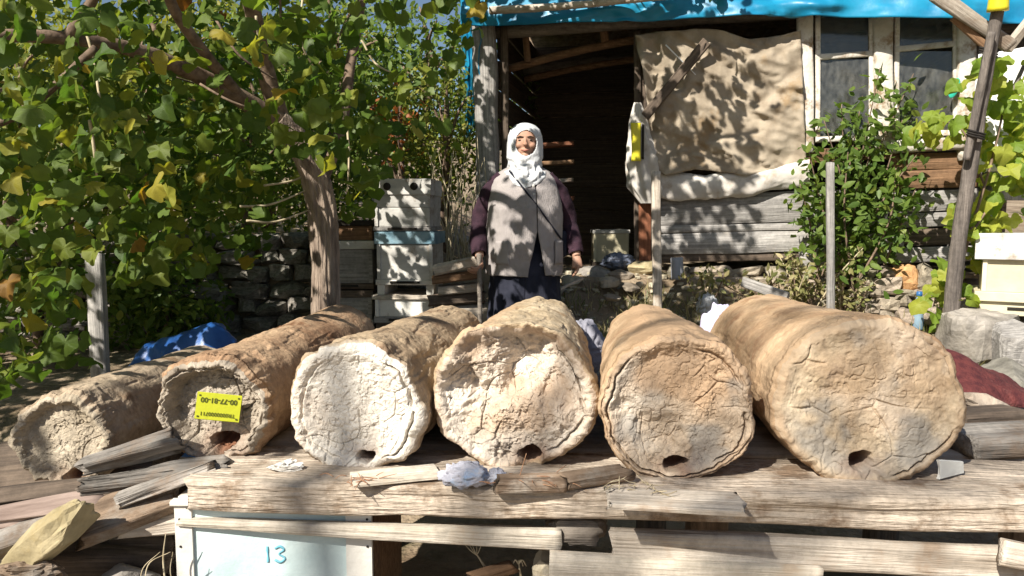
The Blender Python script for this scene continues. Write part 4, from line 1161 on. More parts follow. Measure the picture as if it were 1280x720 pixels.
o = tube('grey_pipe', [WP(847, 349, .30), WP(846, 322, .30)], [.05, .046], M('grey_tin', (.20, .21, .24), (.33, .34, .38), bump=.1, rough=.5), None, seg=18, n=8)
tag(o, 'short grey pipe standing under the planks behind the squared stake', 'pipe')
crumple('dark_bag', P(772, 327, 6.05), (.26, .2, .14), M('slate_plastic', (.06, .07, .10), (.16, .18, .24), rough=.35, bump=.2, spec=.5), 'dark slate plastic bag on the doorstep right of the doorway hive', 'bag', seed=31, amp=.25)
crumple('white_bag', G(884, 396) + [0, 0, .08], (.15, .14, .20), M('white_plastic_bag', (.36, .37, .39), (.5, .51, .53), rough=.4, bump=.1, var=0), 'crumpled white plastic bag among weeds behind the widest hive', 'bag', seed=33, amp=.3, ridge=.14, fs=1.2)
o = board('loose_plank', P(928, 352, 5.3), P(985, 372, 5.1), .07, .03, W_GREY, None, nx=12, side=2)
tag(o, 'small grey plank end lying in the weeds beside the stone footing', 'plank')

# ------------------------------------------------------------------ modern hive boxes
PT_GREY = M('weathered_white_grey', (.38, .37, .35), (.60, .58, .55), scale=(4, 4, 12), bump=.3, bscale=40, spots=(.24, .19, .14), spot_scale=6, spot_thr=.6, rough=.75)
def hive(label, c, rz, tiers, group='wooden box hives', holes=None, feet=True):
    "tiers: list of (height, width, depth, material, part name); c = base centre of the front"
    root = thing('box_hive', label, 'beehive', tuple(c), group)
    root.rotation_euler = (0, 0, rz)
    base = Matrix.Translation(Vector(c)) @ Matrix.Rotation(rz, 4, 'Z')
    z = 0.0
    for i, (h, w, d, m_, nm) in enumerate(tiers):
        v, f = board_mesh(w, h, d, nx=6, r=.004, amp=.003, ragged=.002, side=3)
        o = link(nm, mesh(nm, v, f, False), m_, root, mw=base @ Matrix.Translation((0, .22, z + h / 2)))
        if nm == 'roof' and holes:
            for hx in holes:
                v, f = tube_vf([(hx, .22 - d / 2 - .004, z + h * .52), (hx, .22 - d / 2 + .03, z + h * .52)], [.026, .026], seg=18)
                link('vent_hole_dark', mesh('vent_hole_dark', v, f), BLACK, o, mw=base)  # solid black plug, its colour standing in for the shade inside a hole
        if nm == 'brood_box':
            for hx in (-w * .5 + .012, w * .5 - .012):
                v, f = board_mesh(.024, h * .98, .012, nx=2, r=.002, amp=.001, ragged=.001)
                link('corner_batten', mesh('corner_batten', v, f, False), m_, o, mw=base @ Matrix.Translation((hx, .22 - d / 2 - .007, z + h / 2)))
        if nm == 'floor_board':
            v, f = board_mesh(w * .5, .016, .02, nx=2, r=.002, amp=0, ragged=0)
            link('entrance_slot_dark', mesh('entrance_slot_dark', v, f, False), BLACK, o, mw=base @ Matrix.Translation((0, .22 - d / 2 - .002, z + h * .55)))  # black strip painted in for the shade of an open slot
        z += h
    if feet:
        for hx in (-.17, .17):
            v, f = board_mesh(.05, .07, .40, nx=2, r=.004, amp=.002)
            link('foot', mesh('foot', v, f, False), PT_WHITE, root, mw=base @ Matrix.Translation((hx, .2, -.035)))
    return z
B1 = P(508, 398, 5.25)
zz = B1[2] - .02; zlow_ = float(gz(B1[0], 5.3)) - .04
hive('low white topped hive at the bottom of the stack behind the vine trunk', (B1[0], 5.15, zlow_), R(-4), [(zz - zlow_, .40, .44, W_DARK, 'stand'), (.045, .42, .46, W_GREY, 'floor_board'), (.12, .40, .44, PT_WHITE, 'brood_box'), (.03, .44, .48, W_PALE, 'roof')], feet=False)
hive('grey white hive with teal blue lid in the middle of the stack', (B1[0] + .01, 5.15, zz + .265), R(-4), [(.035, .41, .46, PT_WHITE, 'floor_board'), (.245, .385, .44, PT_GREY, 'brood_box'), (.085, .415, .47, PT_TEAL, 'roof')])
hive('grey hive with two round vent holes on top of the stack', (B1[0] - .005, 5.15, zz + .635), R(-4), [(.03, .40, .45, W_GREY, 'floor_board'), (.13, .38, .44, PT_GREY, 'brood_box'), (.085, .385, .44, PT_GREY, 'super_box'), (.11, .40, .46, PT_GREY, 'roof')], holes=(-.10, .085), feet=False)
B2 = P(430, 402, 5.35)
hive('old dark grey hive on the ground half hidden by the vine trunk', (B2[0], 5.3, zlow_), R(2), [(B2[2] - .02 - zlow_, .42, .44, W_DARK, 'stand'), (.04, .44, .46, W_GREY, 'floor_board'), (.16, .42, .44, W_GREY, 'brood_box'), (.05, .44, .47, W_DARK, 'roof')], feet=False)
hive('weathered wooden hive with pale band stacked left of the teal lidded hive', (B2[0] + .01, 5.3, B2[2] + .24), R(2), [(.04, .43, .46, W_DARK, 'floor_board'), (.24, .42, .44, W_GREY, 'brood_box'), (.06, .44, .46, PT_GREY, 'roof')], feet=False)
hive('brown boxed hive with black lid topping the stack by the vine trunk', (B2[0] + .01, 5.32, B2[2] + .585), R(2), [(.10, .42, .44, W_BROWN, 'brood_box'), (.04, .45, .48, BLACK, 'roof')], feet=False)
D1 = P(763, 325, 6.55)
hive('off white hive standing inside the dark doorway', (D1[0], 6.5, FZ), R(-3), [(.04, .33, .40, W_DARK, 'floor_board'), (.25, .30, .38, PT_CREAM, 'brood_box'), (.03, .32, .40, PT_WHITE, 'roof')], feet=False)
C1 = P(1283, 392, 4.7)
hive('cream painted hive with whitish flat lid standing on a stone at the right', (3.17, 4.52, C1[2]), R(-30), [(.085, .58, .44, PT_CREAM, 'floor_board'), (.06, .64, .50, PT_CREAM, 'landing_ledge'), (.20, .57, .44, PT_CREAM, 'brood_box'), (.16, .66, .52, PT_GREY, 'roof')])
o = rock('flat_stone', P(1222, 408, 4.5) - [0, 0, .12], (.52, .35, .42), STONE_G, seed=301, rot=(0, .02, .1), nu=26, nv=16, e=.5); tag(o, 'long grey block of stone under the cream hive', 'stone')
o = rock('flat_stone', P(1280, 412, 4.25) - [0, 0, .14], (.30, .3, .42), W_GREY, seed=302, rot=(0, .02, -.2), nu=26, nv=16, e=.45); tag(o, 'squared dark end of a beam lying beside the grey stone block', 'beam')
o = rock('flat_stone', P(1262, 455, 3.7) - [0, 0, .19], (.36, .42, .42), STONE_G, seed=303, rot=(.1, .05, .4), nu=26, nv=16, e=.6); tag(o, 'rough pale boulder behind the maroon sack', 'stone')
o = rock('flat_stone', P(1330, 410, 4.75) - [0, 0, .13], (.6, .5, .52), STONE_G, seed=304, nu=20, nv=12, e=.5); tag(o, 'stone carrying the right foot of the cream hive', 'stone')

# blue plastic bottle
bt = thing('water_bottle', 'blue capped clear blue plastic bottle standing by the stone footing', 'bottle', tuple(G(1147, 412)))
BL = M('blue_bottle_plastic', (.22, .34, .46), (.34, .46, .56), bump=0, rough=.15, spec=.6, transl=.35)
b0 = G(1147, 412)
prof = [(0, .030), (.01, .035), (.08, .034), (.1, .031), (.12, .035), (.18, .034), (.21, .020), (.225, .014), (.235, .014)]
th = np.linspace(0, 2 * math.pi, 20, endpoint=False)
rg = np.array([[(b0[0] + r_ * math.cos(t), b0[1] + r_ * math.sin(t), b0[2] + z_ * 1.05) for t in th] for z_, r_ in prof])
link('bottle_body', mesh('bottle_body', *loft(rg)), BL, bt)
rg = np.array([[(b0[0] + r_ * math.cos(t), b0[1] + r_ * math.sin(t), b0[2] + z_) for t in th] for z_, r_ in ((.235, .019), (.25, .021), (.272, .019))])
link('cap', mesh('cap', *loft(rg)), M('blue_cap', (.03, .11, .28), (.04, .14, .34), bump=0, rough=.3), bt)

# planks piled beside the box hives
pile_labels = ['pale split board on top of the plank pile beside the stacked hives', 'brown board second from the top of the plank pile beside the hives', 'rotten pale board in the middle of the plank pile beside the hives', 'dark board low in the plank pile beside the hives', 'bleached lowest board of the plank pile beside the hives']
for i, (a, b, w, m_) in enumerate((((546, 337), (600, 326), .075, W_PALE), ((542, 350), (600, 342), .06, W_BROWN), ((548, 362), (604, 357), .06, W_PALE), ((535, 375), (606, 370), .07, W_DARK), ((545, 388), (620, 384), .06, W_PALE))):
    lo_ = np.array([0, 0, .12 if i == 4 else 0]); w = w + 2 * lo_[2]
    o = board('piled_plank', P(*a, 5.05 + .02 * i) - lo_, P(*b, 5.0 + .05 * i) - lo_, w, .16, m_, None, nx=14, side=2, amp=.008, ragged=.02)
    tag(o, pile_labels[i], 'plank')
o = board('thin_cane', P(690, 366, 5.2), P(728, 348, 5.3), .02, .02, W_PALE, None, nx=8)
tag(o, 'thin pale stick lying on the slope by the hand of the woman', 'stick')

# ------------------------------------------------------------------ the woman
FX, FY, FZ0 = .085, 5.0, .485
def bp(p): return np.array([FX, FY, FZ0]) + np.asarray(p, float)
woman = thing('person', 'woman in white headscarf and grey buttoned vest standing with a walking stick', 'person', tuple(bp((0, 0, 0))))
def ring_ell(z, rx, ry, cx=0, cy=0, n=48):
    t = np.linspace(0, 2 * math.pi, n, endpoint=False)
    return np.stack([cx + rx * np.sin(t), cy - ry * np.cos(t), np.full(n, z)], -1)
SKIN = M('skin', (.36, .195, .13), (.45, .265, .19), scale=(14, 14, 14), bump=.15, bscale=220, rough=.55, var=0)
parts = []
parts.append(loft([ring_ell(z, a, b, 0, c, 28) for z, a, b, c in ((.70, .14, .11, 0), (.80, .20, .15, 0), (.95, .21, .16, -.01), (1.08, .205, .155, -.015), (1.18, .20, .13, -.005), (1.25, .145, .08, .01), (1.29, .085, .06, .012), (1.33, .055, .055, .01), (1.42, .052, .052, .0))]))
for sx in (-1, 1):
    parts.append(tube_vf([(sx * .10, 0, .80), (sx * .105, -.01, .45), (sx * .10, .015, .10), (sx * .10, .02, .04)], [.095, .062, .042, .042], 16, n=24))
    parts.append(ellip_vf((sx * .105, -.05, .035), (.042, .115, .035)))
arms = {-1: [(-.160, .01, 1.225), (-.240, .02, 1.10), (-.300, .03, .935), (-.305, -.06, .80), (-.295, -.115, .715)],
        1: [(.160, .01, 1.225), (.240, .02, 1.10), (.290, .05, .94), (.325, -.01, .80), (.340, -.055, .715)]}
for sx, a in arms.items():
    parts.append(tube_vf(a, [.040, .046, .040, .036, .028], 16, n=30))
# head and face
hr = lambda p: np.asarray(p, float)
HC = (0.0, -.005, 1.458)
parts.append(ellip_vf(HC, (.073, .090, .108), 28, 20))
parts.append(ellip_vf((0, -.030, 1.400), (.056, .060, .052)))
parts.append(ellip_vf((0, -.096, 1.452), (.010, .014, .030), rot=(R(-14), 0, 0)))
parts.append(ellip_vf((0, -.106, 1.436), (.015, .014, .012)))
parts.append(ellip_vf((0, -.080, 1.487), (.050, .016, .011)))
for sx in (-1, 1):
    parts.append(ellip_vf((sx * .036, -.066, 1.432), (.024, .024, .022)))
    parts.append(ellip_vf((sx * .074, .005, 1.455), (.010, .020, .030)))
parts.append(ellip_vf((0, -.088, 1.404), (.024, .011, .006)))
parts.append(ellip_vf((0, -.086, 1.393), (.020, .011, .007)))
parts.append(ellip_vf((0, -.076, 1.368), (.024, .020, .018)))
# hands: palm, four unequal bent fingers, thumb from the side of the palm
def hand(wr, palm_dir, across, curl, grip):
    out = []
    wr = np.array(wr, float); d = np.array(palm_dir, float); d /= np.linalg.norm(d)
    ac = np.array(across, float); ac -= d * ac.dot(d); ac /= np.linalg.norm(ac)
    nrm = np.cross(d, ac)
    cpt = wr + d * .045
    pth = [wr, wr + d * .03, wr + d * .075]
    out.append(tube_vf(pth, [.026, .034, .036], 14, n=10, flat=.6))
    for i, ln in enumerate((.062, .072, .068, .052)):
        b = wr + d * .075 + ac * (-.027 + .018 * i)
        c1 = b + d * ln * .45 * math.cos(curl * .5) + nrm * curl * ln * .28
        c2 = c1 + d * ln * .30 * math.cos(curl * 1.4) + nrm * curl * ln * .42
        c3 = c2 + d * ln * .22 * math.cos(curl * 2.2) + nrm * curl * ln * .25
        out.append(tube_vf([b - d * .012, b, c1, c2, c3], [.0095, .0098, .0092, .0085, .007], 10, n=14))
    t0 = wr + d * .025 - ac * .028
    out.append(tube_vf([t0, t0 - ac * .02 + d * .022 + nrm * .01, t0 - ac * .018 + d * .048 + nrm * .022], [.012, .011, .008], 10, n=10))
    return out
parts += hand((-.295, -.118, .712), (.10, -.55, -.80), (0, -.8, .6), 1.25, True)
parts += hand((.340, -.058, .712), (.05, -.25, -.95), (.15, -.95, .1), .55, False)
HEAD0 = len(parts)
v, f = merge(parts)
def headscale(v, fwd=.0):
    k = sstep(1.31, 1.37, v[..., 2])
    v = v.copy(); v[..., 0] *= 1 + .13 * k; v[..., 1] = v[..., 1] * (1 + .06 * k) - fwd * k
    return v
v = headscale(v, .020)
body = link('body', mesh('body', v, f), SKIN, woman, loc=tuple(bp((0, 0, 0))))
rm = body.modifiers.new('one_surface', 'REMESH'); rm.mode = 'VOXEL'; rm.voxel_size = .0048; rm.use_smooth_shade = True
sm = body.modifiers.new('soften', 'SMOOTH'); sm.factor = .5; sm.iterations = 2
EYE = M('dark_eye', (.02, .015, .012), (.03, .02, .015), bump=0, rough=.2, var=0)
BROW = M('dark_brow', (.04, .03, .025), (.06, .045, .035), bump=0, var=0)
LIP = M('lips', (.33, .12, .09), (.38, .15, .11), bump=0, rough=.5, var=0)
for sx in (-1, 1):
    link('eye', mesh('eye', *ellip_vf((0, 0, 0), (.013, .007, .0055), 14, 8)), EYE, woman, loc=tuple(bp((sx * .033, -.1085, 1.463))))
    vv, ff = tube_vf([(sx * .013, -.12, 1.482), (sx * .034, -.12, 1.487), (sx * .054, -.107, 1.481)], [.0035, .0042, .002], 8, n=10)
    link('eyebrow', mesh('eyebrow', vv, ff), BROW, woman, loc=tuple(bp((0, 0, 0))))
vv, ff = tube_vf([(-.027, -.114, 1.403), (0, -.127, 1.397), (.027, -.114, 1.403)], [.002, .006, .002], 8, n=12)
link('mouth', mesh('mouth', vv, ff), LIP, woman, loc=tuple(bp((0, 0, 0))))

def garment(name, rows, m, n=96, fold=.0, foldn=9, noise=.006, gap=None, thick=.006, phi0=0.0, nrow=60):
    rows = np.array(rows, float)          # z, rx, ry, cx, cy
    z = np.linspace(rows[0, 0], rows[-1, 0], nrow)
    col = [np.interp(z, rows[:, 0], rows[:, k]) for k in range(1, 5)]
    rx, ry, cx, cy = col
    g = gap(z) if gap else np.zeros_like(z)
    u = np.linspace(0, 1, n)
    PH = phi0 + g[:, None] + (2 * math.pi - 2 * g[:, None]) * u[None, :]
    nz = fbm(np.stack([np.sin(PH) * 1.6, np.cos(PH) * 1.6, z[:, None] * 5 + 0 * PH], -1) + len(name), 4)
    k = 1 + noise / .2 * nz + fold * np.sin(PH * foldn + 3 * nz) * np.interp(z, [z.min(), z.max()], [1, .1])[:, None]
    pts = np.stack([cx[:, None] + rx[:, None] * np.sin(PH) * k, cy[:, None] - ry[:, None] * np.cos(PH) * k, z[:, None] + 0 * PH + .012 * nz * (z[:, None] < z.min() + .04)], -1)
    v, f = loft(pts, False, closed=False)
    o = link(name, mesh(name, v, f), m, woman, loc=tuple(bp((0, 0, 0))))
    if thick:
        md = o.modifiers.new('thickness', 'SOLIDIFY'); md.thickness = thick; md.offset = 1
    return o
NAVY = M('navy_skirt', (.012, .014, .025), (.03, .032, .05), scale=(10, 10, 10), bump=.4, bscale=180, var=0, rough=.95)
PLUM = M('dark_plum_blouse', (.022, .010, .018), (.045, .02, .032), scale=(20, 20, 20), bump=.4, bscale=160, spots=(.10, .04, .06), spot_scale=34, spot_thr=.66, var=0, rough=.9)
VEST = M('grey_knit_vest', (.27, .245, .24), (.37, .335, .33), scale=(6, 6, 6), bump=.9, bstretch=(190, 190, 18), var=0, rough=.95, dist=.006)
garment('skirt', [(.03, .24, .21, 0, 0), (.35, .235, .20, 0, 0), (.62, .22, .19, 0, 0), (.93, .205, .175, 0, 0)], NAVY, fold=.05, foldn=13, n=140)
garment('blouse', [(.88, .212, .182, 0, -.005), (1.05, .21, .175, 0, -.01), (1.18, .195, .145, 0, 0), (1.25, .18, .10, 0, .01), (1.31, .075, .07, 0, .012)], PLUM, noise=.004)
for sx, a in arms.items():
    aa = np.array(a); aa[0] = aa[0] + [-sx * .03, 0, .0]; aa[-1] = aa[-1] * .8 + aa[-2] * .2
    pth = resample(aa, 60)
    A, B = frames(pth)
    t = np.linspace(0, 2 * math.pi, 32, endpoint=False)
    rr = np.interp(np.linspace(0, 1, 60), [0, .15, .45, .75, .97, 1], [.070, .070, .060, .056, .048, .046])
    dirs = A[:, None] * np.cos(t)[None, :, None] + B[:, None] * np.sin(t)[None, :, None]
    wr_ = fbm(pth[:, None] * np.array([9, 9, 14]) + dirs * .9 + sx, 4)
    pts = pth[:, None] + dirs * (rr[:, None] * (1 + .16 * wr_))[..., None]
    v, f = loft(pts, False)
    o = link('sleeve', mesh('sleeve', v, f), PLUM, woman, loc=tuple(bp((0, 0, 0))))
    md = o.modifiers.new('thickness', 'SOLIDIFY'); md.thickness = .004
PHI = .30
vest = garment('vest', [(.595, .245, .205, .0, -.005), (.72, .250, .212, .0, -.01), (.88, .245, .215, 0, -.015), (1.02, .235, .212, 0, -.02), (1.14, .222, .180, 0, -.01), (1.21, .205, .140, 0, 0), (1.265, .160, .10, 0, .01), (1.295, .105, .075, 0, .012)], VEST,
        gap=lambda z: .012 + .22 * np.clip((.88 - z) / .28, 0, 1) + .5 * np.clip((z - 1.16) / .12, 0, 1), phi0=PHI, thick=.009, noise=.013, fold=.018, foldn=7, n=130, nrow=80)
BTN = M('pale_button', (.5, .48, .45), (.6, .58, .55), bump=0, rough=.4, var=0)
for z in (.92, .985, 1.05, 1.115, 1.17):
    rx_ = np.interp(z, [.88, 1.02, 1.14, 1.21], [.245, .235, .222, .205]); ry_ = np.interp(z, [.88, 1.02, 1.14, 1.21], [.215, .212, .180, .14])
    ph = PHI - .06
    c = (rx_ * math.sin(ph), -.018 - ry_ * math.cos(ph) - .006, z)
    link('button', mesh('button', *ellip_vf((0, 0, 0), (.010, .005, .010), 12, 8)), BTN, woman, loc=tuple(bp(c)))
# two patch pockets knitted onto the vest
for ph0 in (-.62, 1.05):
    def pk(u, v, ph0=ph0):
        ph = ph0 + .40 * (u - .5); z = .67 + .15 * v
        return np.stack([.258 * np.sin(ph), -.012 - .226 * np.cos(ph), z], -1) + np.array([FX, FY, FZ0])
    sheet('pocket', pk, 14, 10, VEST, woman, thick=.007)
# shoulder strap and small bag
def strap_pt(t):
    x = -.10 + .33 * t; z = 1.27 - .44 * t
    rx_ = np.interp(z, [.6, .88, 1.02, 1.14, 1.21, 1.265, 1.3], [.245, .245, .235, .222, .205, .160, .105]); ry_ = np.interp(z, [.6, .88, 1.02, 1.14, 1.21, 1.265, 1.3], [.205, .215, .212, .180, .14, .10, .075])
    s_ = np.clip(x / rx_, -.985, .985)
    return np.array([x * 1.02, -.028 - ry_ * math.sqrt(1 - s_ * s_), z])
vv, ff = tube_vf([bp(strap_pt(t)) for t in np.linspace(0, 1, 24)], .008, 8, flat=.5)
link('bag_strap', mesh('bag_strap', vv, ff), NAVY, woman)
crb = board_mesh(.15, .17, .05, nx=10, r=.02, amp=.01, side=3, k=3)
link('shoulder_bag', mesh('shoulder_bag', *crb), NAVY, woman, mw=Matrix.Translation(Vector(bp((.262, .02, .80)))) @ Matrix.Rotation(R(75), 4, 'Z'))

# headscarf with face opening and a bib over the chest
SCARF = M('white_scarf', (.50, .51, .53), (.60, .61, .63), scale=(8, 8, 8), bump=.25, bscale=240, var=0, rough=.9)
rows = np.array([(1.588, .006, .006, .01), (1.583, .032, .038, .008), (1.568, .060, .070, .004), (1.54, .086, .096, 0), (1.50, .099, .108, -.002), (1.45, .104, .112, -.003), (1.40, .104, .110, -.006), (1.36, .105, .108, -.010), (1.325, .110, .114, -.012), (1.29, .112, .125, -.014), (1.255, .14, .142, -.014), (1.215, .150, .160, -.014), (1.17, .125, .182, -.016)])
zz_ = np.concatenate([np.linspace(1.588, 1.56, 8)[:-1], np.linspace(1.56, 1.17, 90)])
o_ = np.argsort(rows[:, 0])
itp = lambda k: np.interp(zz_, rows[o_, 0], rows[o_, k])
nth = 140
t = np.linspace(0, 2 * math.pi, nth, endpoint=False)
RX, RY, CY = itp(1), itp(2), itp(3)
nz = fbm(np.stack([np.sin(t)[None] * 1.5 + 0 * zz_[:, None], np.cos(t)[None] * 1.5 + 0 * zz_[:, None], zz_[:, None] * 7 + 0 * t[None]], -1), 4)
low = sstep(1.40, 1.25, zz_)[:, None]
fold = np.sin(zz_[:, None] * 90 - np.abs(np.sin(t / 1))[None] * 9 + 5 * nz) * low * sstep(1.18, 1.26, zz_)[:, None]
k_ = 1 + .05 * nz + .075 * fold + .09 * low * nz
pts = np.stack([RX[:, None] * np.sin(t)[None] * k_, CY[:, None] - RY[:, None] * np.cos(t)[None] * k_, zz_[:, None] + 0 * t[None]], -1)
# the lower edge: longer to a soft point in front, shorter at the sides
edge = np.clip((1.30 - zz_) / .13, 0, 1)[:, None]
pts[..., 2] += edge * (.075 * np.abs(np.sin(t / 2))[None] - .015)
v, f = loft(headscale(pts), False)
ctr = v[f].mean(1)
face_hole = (((ctr[:, 0] - .006) / .070) ** 2 + ((ctr[:, 2] - 1.446) / .082) ** 2 < 1) & (ctr[:, 1] < -.02)
f = np.ascontiguousarray(f[~face_hole])
scarf = link('headscarf', mesh('headscarf', v, f), SCARF, woman, loc=tuple(bp((0, 0, 0))))
md = scarf.modifiers.new('thickness', 'SOLIDIFY'); md.thickness = .005; md.offset = 1
# walking stick held in her hand
o = tube('walking_stick', [bp((-.298, -.175, .74)), bp((-.292, -.18, .40)), bp((-.285, -.19, -.01))], [.016, .015, .013], W_POLE, None, seg=12, n=20, amp=.12)
tag(o, 'thin brown walking stick held in the hand of the woman', 'walking stick')

# ------------------------------------------------------------------ foliage
def unit(a): return a / (np.linalg.norm(a, axis=-1, keepdims=True) + 1e-9)
def grape_outline(th, teeth=0.0):
    "lobed outline about the leaf's middle; th is measured from the tip"
    a = np.abs((th + math.pi) % (2 * math.pi) - math.pi)
    r = .43 + .13 * np.exp(-(a / .36) ** 2) + .085 * np.exp(-((a - 1.15) / .30) ** 2) + .05 * np.exp(-((a - 2.2) / .36) ** 2)
    r = r * (1 - .62 * sstep(2.65, 3.14, a)) + teeth * (np.abs((th * 4.2) % 1 - .5) - .25)
    return np.c_[r * np.sin(th), .42 + r * np.cos(th)]
GR = grape_outline(np.array([3.14, 2.75, 2.2, 1.65, 1.35, 1.1, .75, .35, 0, -.35, -.75, -1.1, -1.35, -1.65, -2.2, -2.75])[::-1])
def leaf_tpl(outline, ctr, cup=.22, droop=.18):
    o = np.vstack([[ctr], outline])
    z = -cup * np.abs(o[:, 0]) ** 1.3 - droop * np.clip(o[:, 1] - ctr[1], 0, 9) ** 2
    z[1::2] += .03
    v = np.c_[o[:, 0], o[:, 1], z]
    n = len(outline)
    f = np.array([(0, 1 + i, 1 + (i + 1) % n) for i in range(n)])
    return v, f
TPL = [leaf_tpl(GR * s, (0, .38), c, d) for s, c, d in (((1, 1), .25, .2), ((1.1, .92), .05, .35), ((.92, 1.05), .45, .1), ((1, .95), -.2, .3))]
OV = np.array([(0, 0), (.18, .2), (.24, .5), (.14, .8), (0, 1.05), (-.14, .8), (-.24, .5), (-.18, .2)])
TPL_OV = [leaf_tpl(OV, (0, .5), c, d) for c, d in ((.5, .25), (.2, .45), (-.3, .3))]

def orient(n, g, bias=SUN, wb=.75, drop=.8):
    nrm = unit(wb * np.asarray(bias) + g.normal(size=(n, 3)) * .62)
    tip = np.array([0, 0, -1.0]) * drop + g.normal(size=(n, 3)) * .55
    tip = unit(tip - nrm * (tip * nrm).sum(-1, keepdims=True))
    return np.cross(tip, nrm), tip, nrm       # x, y, z axes

def leaves_mesh(pos, size, tpls, tint, g, **k):
    X, Y, Z = orient(len(pos), g, **k)
    V, F, A = [], [], []
    o = 0
    which = g.integers(len(tpls), size=len(pos))
    for i, (tv, tf) in enumerate(tpls):
        s = which == i
        if not s.any(): continue
        q = tv[None] * size[s][:, None, None]
        w = pos[s][:, None] + q[..., :1] * X[s][:, None] + q[..., 1:2] * Y[s][:, None] + q[..., 2:] * Z[s][:, None]
        n, m = s.sum(), len(tv)
        V.append(w.reshape(-1, 3)); F.append((tf[None] + (np.arange(n) * m)[:, None, None]).reshape(-1, 3) + o)
        A.append(np.repeat(tint[s], m)); o += n * m
    return np.vstack(V), np.vstack(F), np.concatenate(A)

def foliage(name, pos, size, tpls, tint, m, parent, g, **k):
    v, f, a = leaves_mesh(pos, size, tpls, tint, g, **k)
    c = v.mean(0)
    ob = link(name, mesh(name, v - c, f, True, {'tint': a}), m, parent, loc=tuple(c))
    return stuff(ob)

# ---- the old grape vine
vine = thing('grape_vine', 'old grape vine with thick flaky trunk and broad canopy of green and yellowing leaves', 'grape vine', tuple(P(408, 440, 4.0)))
def limb(name, ctrl, rad, seg=14, n=50, amp=.18, m=TWIG, ridge=.0, parent=None):
    pth = resample(np.array([P(*c) if len(c) == 3 and c[0] > 20 or (len(c) == 3 and abs(c[0]) > 20) else np.array(c) for c in ctrl], float), n)
    rr = np.interp(np.linspace(0, 1, n), np.linspace(0, 1, len(rad)), rad)
    A, B = frames(pth)
    t = np.linspace(0, 2 * math.pi, seg, endpoint=False)
    d = A[:, None] * np.cos(t)[None, :, None] + B[:, None] * np.sin(t)[None, :, None]
    k = 1 + amp * fbm(pth[:, None] * 6 + d * 1.1, 4)
    if ridge:
        k = k + ridge * .6 * (1 - 2 * np.abs(perlin(d * 7.5 + pth[:, None] * np.array([3, 3, 2.2])))) + ridge * (1 - 2 * np.abs(perlin(np.concatenate([d * 3.2, 0 * d[..., :1]], -1)[..., :3] + pth[:, None] * 1.6))) + ridge * .5 * perlin(d * 9 + pth[:, None] * np.array([8, 8, 5]))
    v, f = loft(pth[:, None] + d * (rr[:, None] * k)[..., None], True)
    c = v.mean(0)
    return link(name, mesh(name, v - c, f), m, parent or vine, loc=tuple(c))
tr = limb('trunk', [(411, 470, 4.0), (408, 400, 4.0), (406, 330, 4.0), (403, 268, 3.98), (392, 218, 3.95), (372, 178, 3.9), (346, 150, 3.82)], [.074, .064, .061, .066, .060, .054, .05], seg=110, n=200, amp=.12, ridge=.17, m=BARK)
limb('limb', [(368, 174, 3.89), (346, 150, 3.82), (310, 128, 3.7), (255, 98, 3.5), (180, 66, 3.2), (85, 48, 2.95), (-50, 44, 2.7)], [.05, .05, .045, .038, .03, .026, .022], n=70)
limb('limb', [(398, 232, 3.97), (425, 165, 4.1), (440, 70, 4.3), (462, -60, 4.5), (480, -200, 4.6)], [.04, .032, .028, .022, .015], n=60)
limb('limb', [(352, 158, 3.86), (330, 80, 3.75), (308, -20, 3.5), (250, -200, 3.2)], [.05, .042, .036, .025], n=50)
limb('limb', [(300, 122, 3.66), (222, 20, 3.2), (205, -40, 3.0)], [.028, .022, .018], n=30)
limb('limb', [(85, 48, 2.95), (110, 10, 2.9), (150, -60, 2.8)], [.024, .018, .012], n=24)
limb('limb', [(462, -60, 4.5), (520, -90, 4.8), (600, -150, 5.1)], [.03, .024, .016], n=30)
limb('limb', [(-30, 165, 2.9), (35, 135, 2.9), (120, 60, 2.9)], [.018, .016, .014], n=30)
canes = [[(105, 30, 2.9), (118, 80, 2.9), (128, 150, 2.85)], [(112, 150, 2.7), (118, 190, 2.7), (122, 240, 2.72)], [(300, 258, 3.7), (340, 255, 3.8), (392, 234, 3.95)], [(308, 276, 3.7), (345, 277, 3.8), (388, 262, 3.95)], [(330, 232, 3.8), (365, 226, 3.9), (398, 212, 3.96)],
         [(250, 105, 3.4), (285, 125, 3.4), (320, 138, 3.45)], [(75, 75, 2.8), (95, 100, 2.8), (108, 115, 2.8)], [(320, 20, 3.5), (324, 60, 3.5), (326, 90, 3.5)], [(350, -5, 3.6), (352, 40, 3.6), (356, 60, 3.6)], [(430, 120, 4.0), (436, 190, 3.95), (434, 240, 3.95)], [(378, 0, 3.8), (376, 50, 3.8), (395, 90, 3.9)], [(270, 25, 3.4), (300, 70, 3.4), (345, 100, 3.5)], [(452, 50, 4.2), (470, 80, 4.2), (500, 95, 4.2)]]
for c in canes:
    limb('cane', c, [.006, .0055, .004], seg=8, n=18, m=TWIG if c[0][1] % 2 else STRAW, amp=.1)
for a in ([(-1.4, 3.6, 3.2), (-1.3, 2.4, 3.5), (-1.9, 1.2, 3.4), (-2.6, .2, 3.3)], [(-.9, 4.1, 3.6), (-.2, 4.2, 3.75), (.7, 4.3, 3.7)], [(-1.3, 3.4, 3.1), (-2.4, 2.8, 3.2), (-3.4, 2.4, 3.2)], [(-1.2, 2.6, 3.5), (-.6, 2.8, 3.7), (.2, 3.0, 3.7)]):
    limb('limb', a, [.035, .028, .02, .014], n=30)

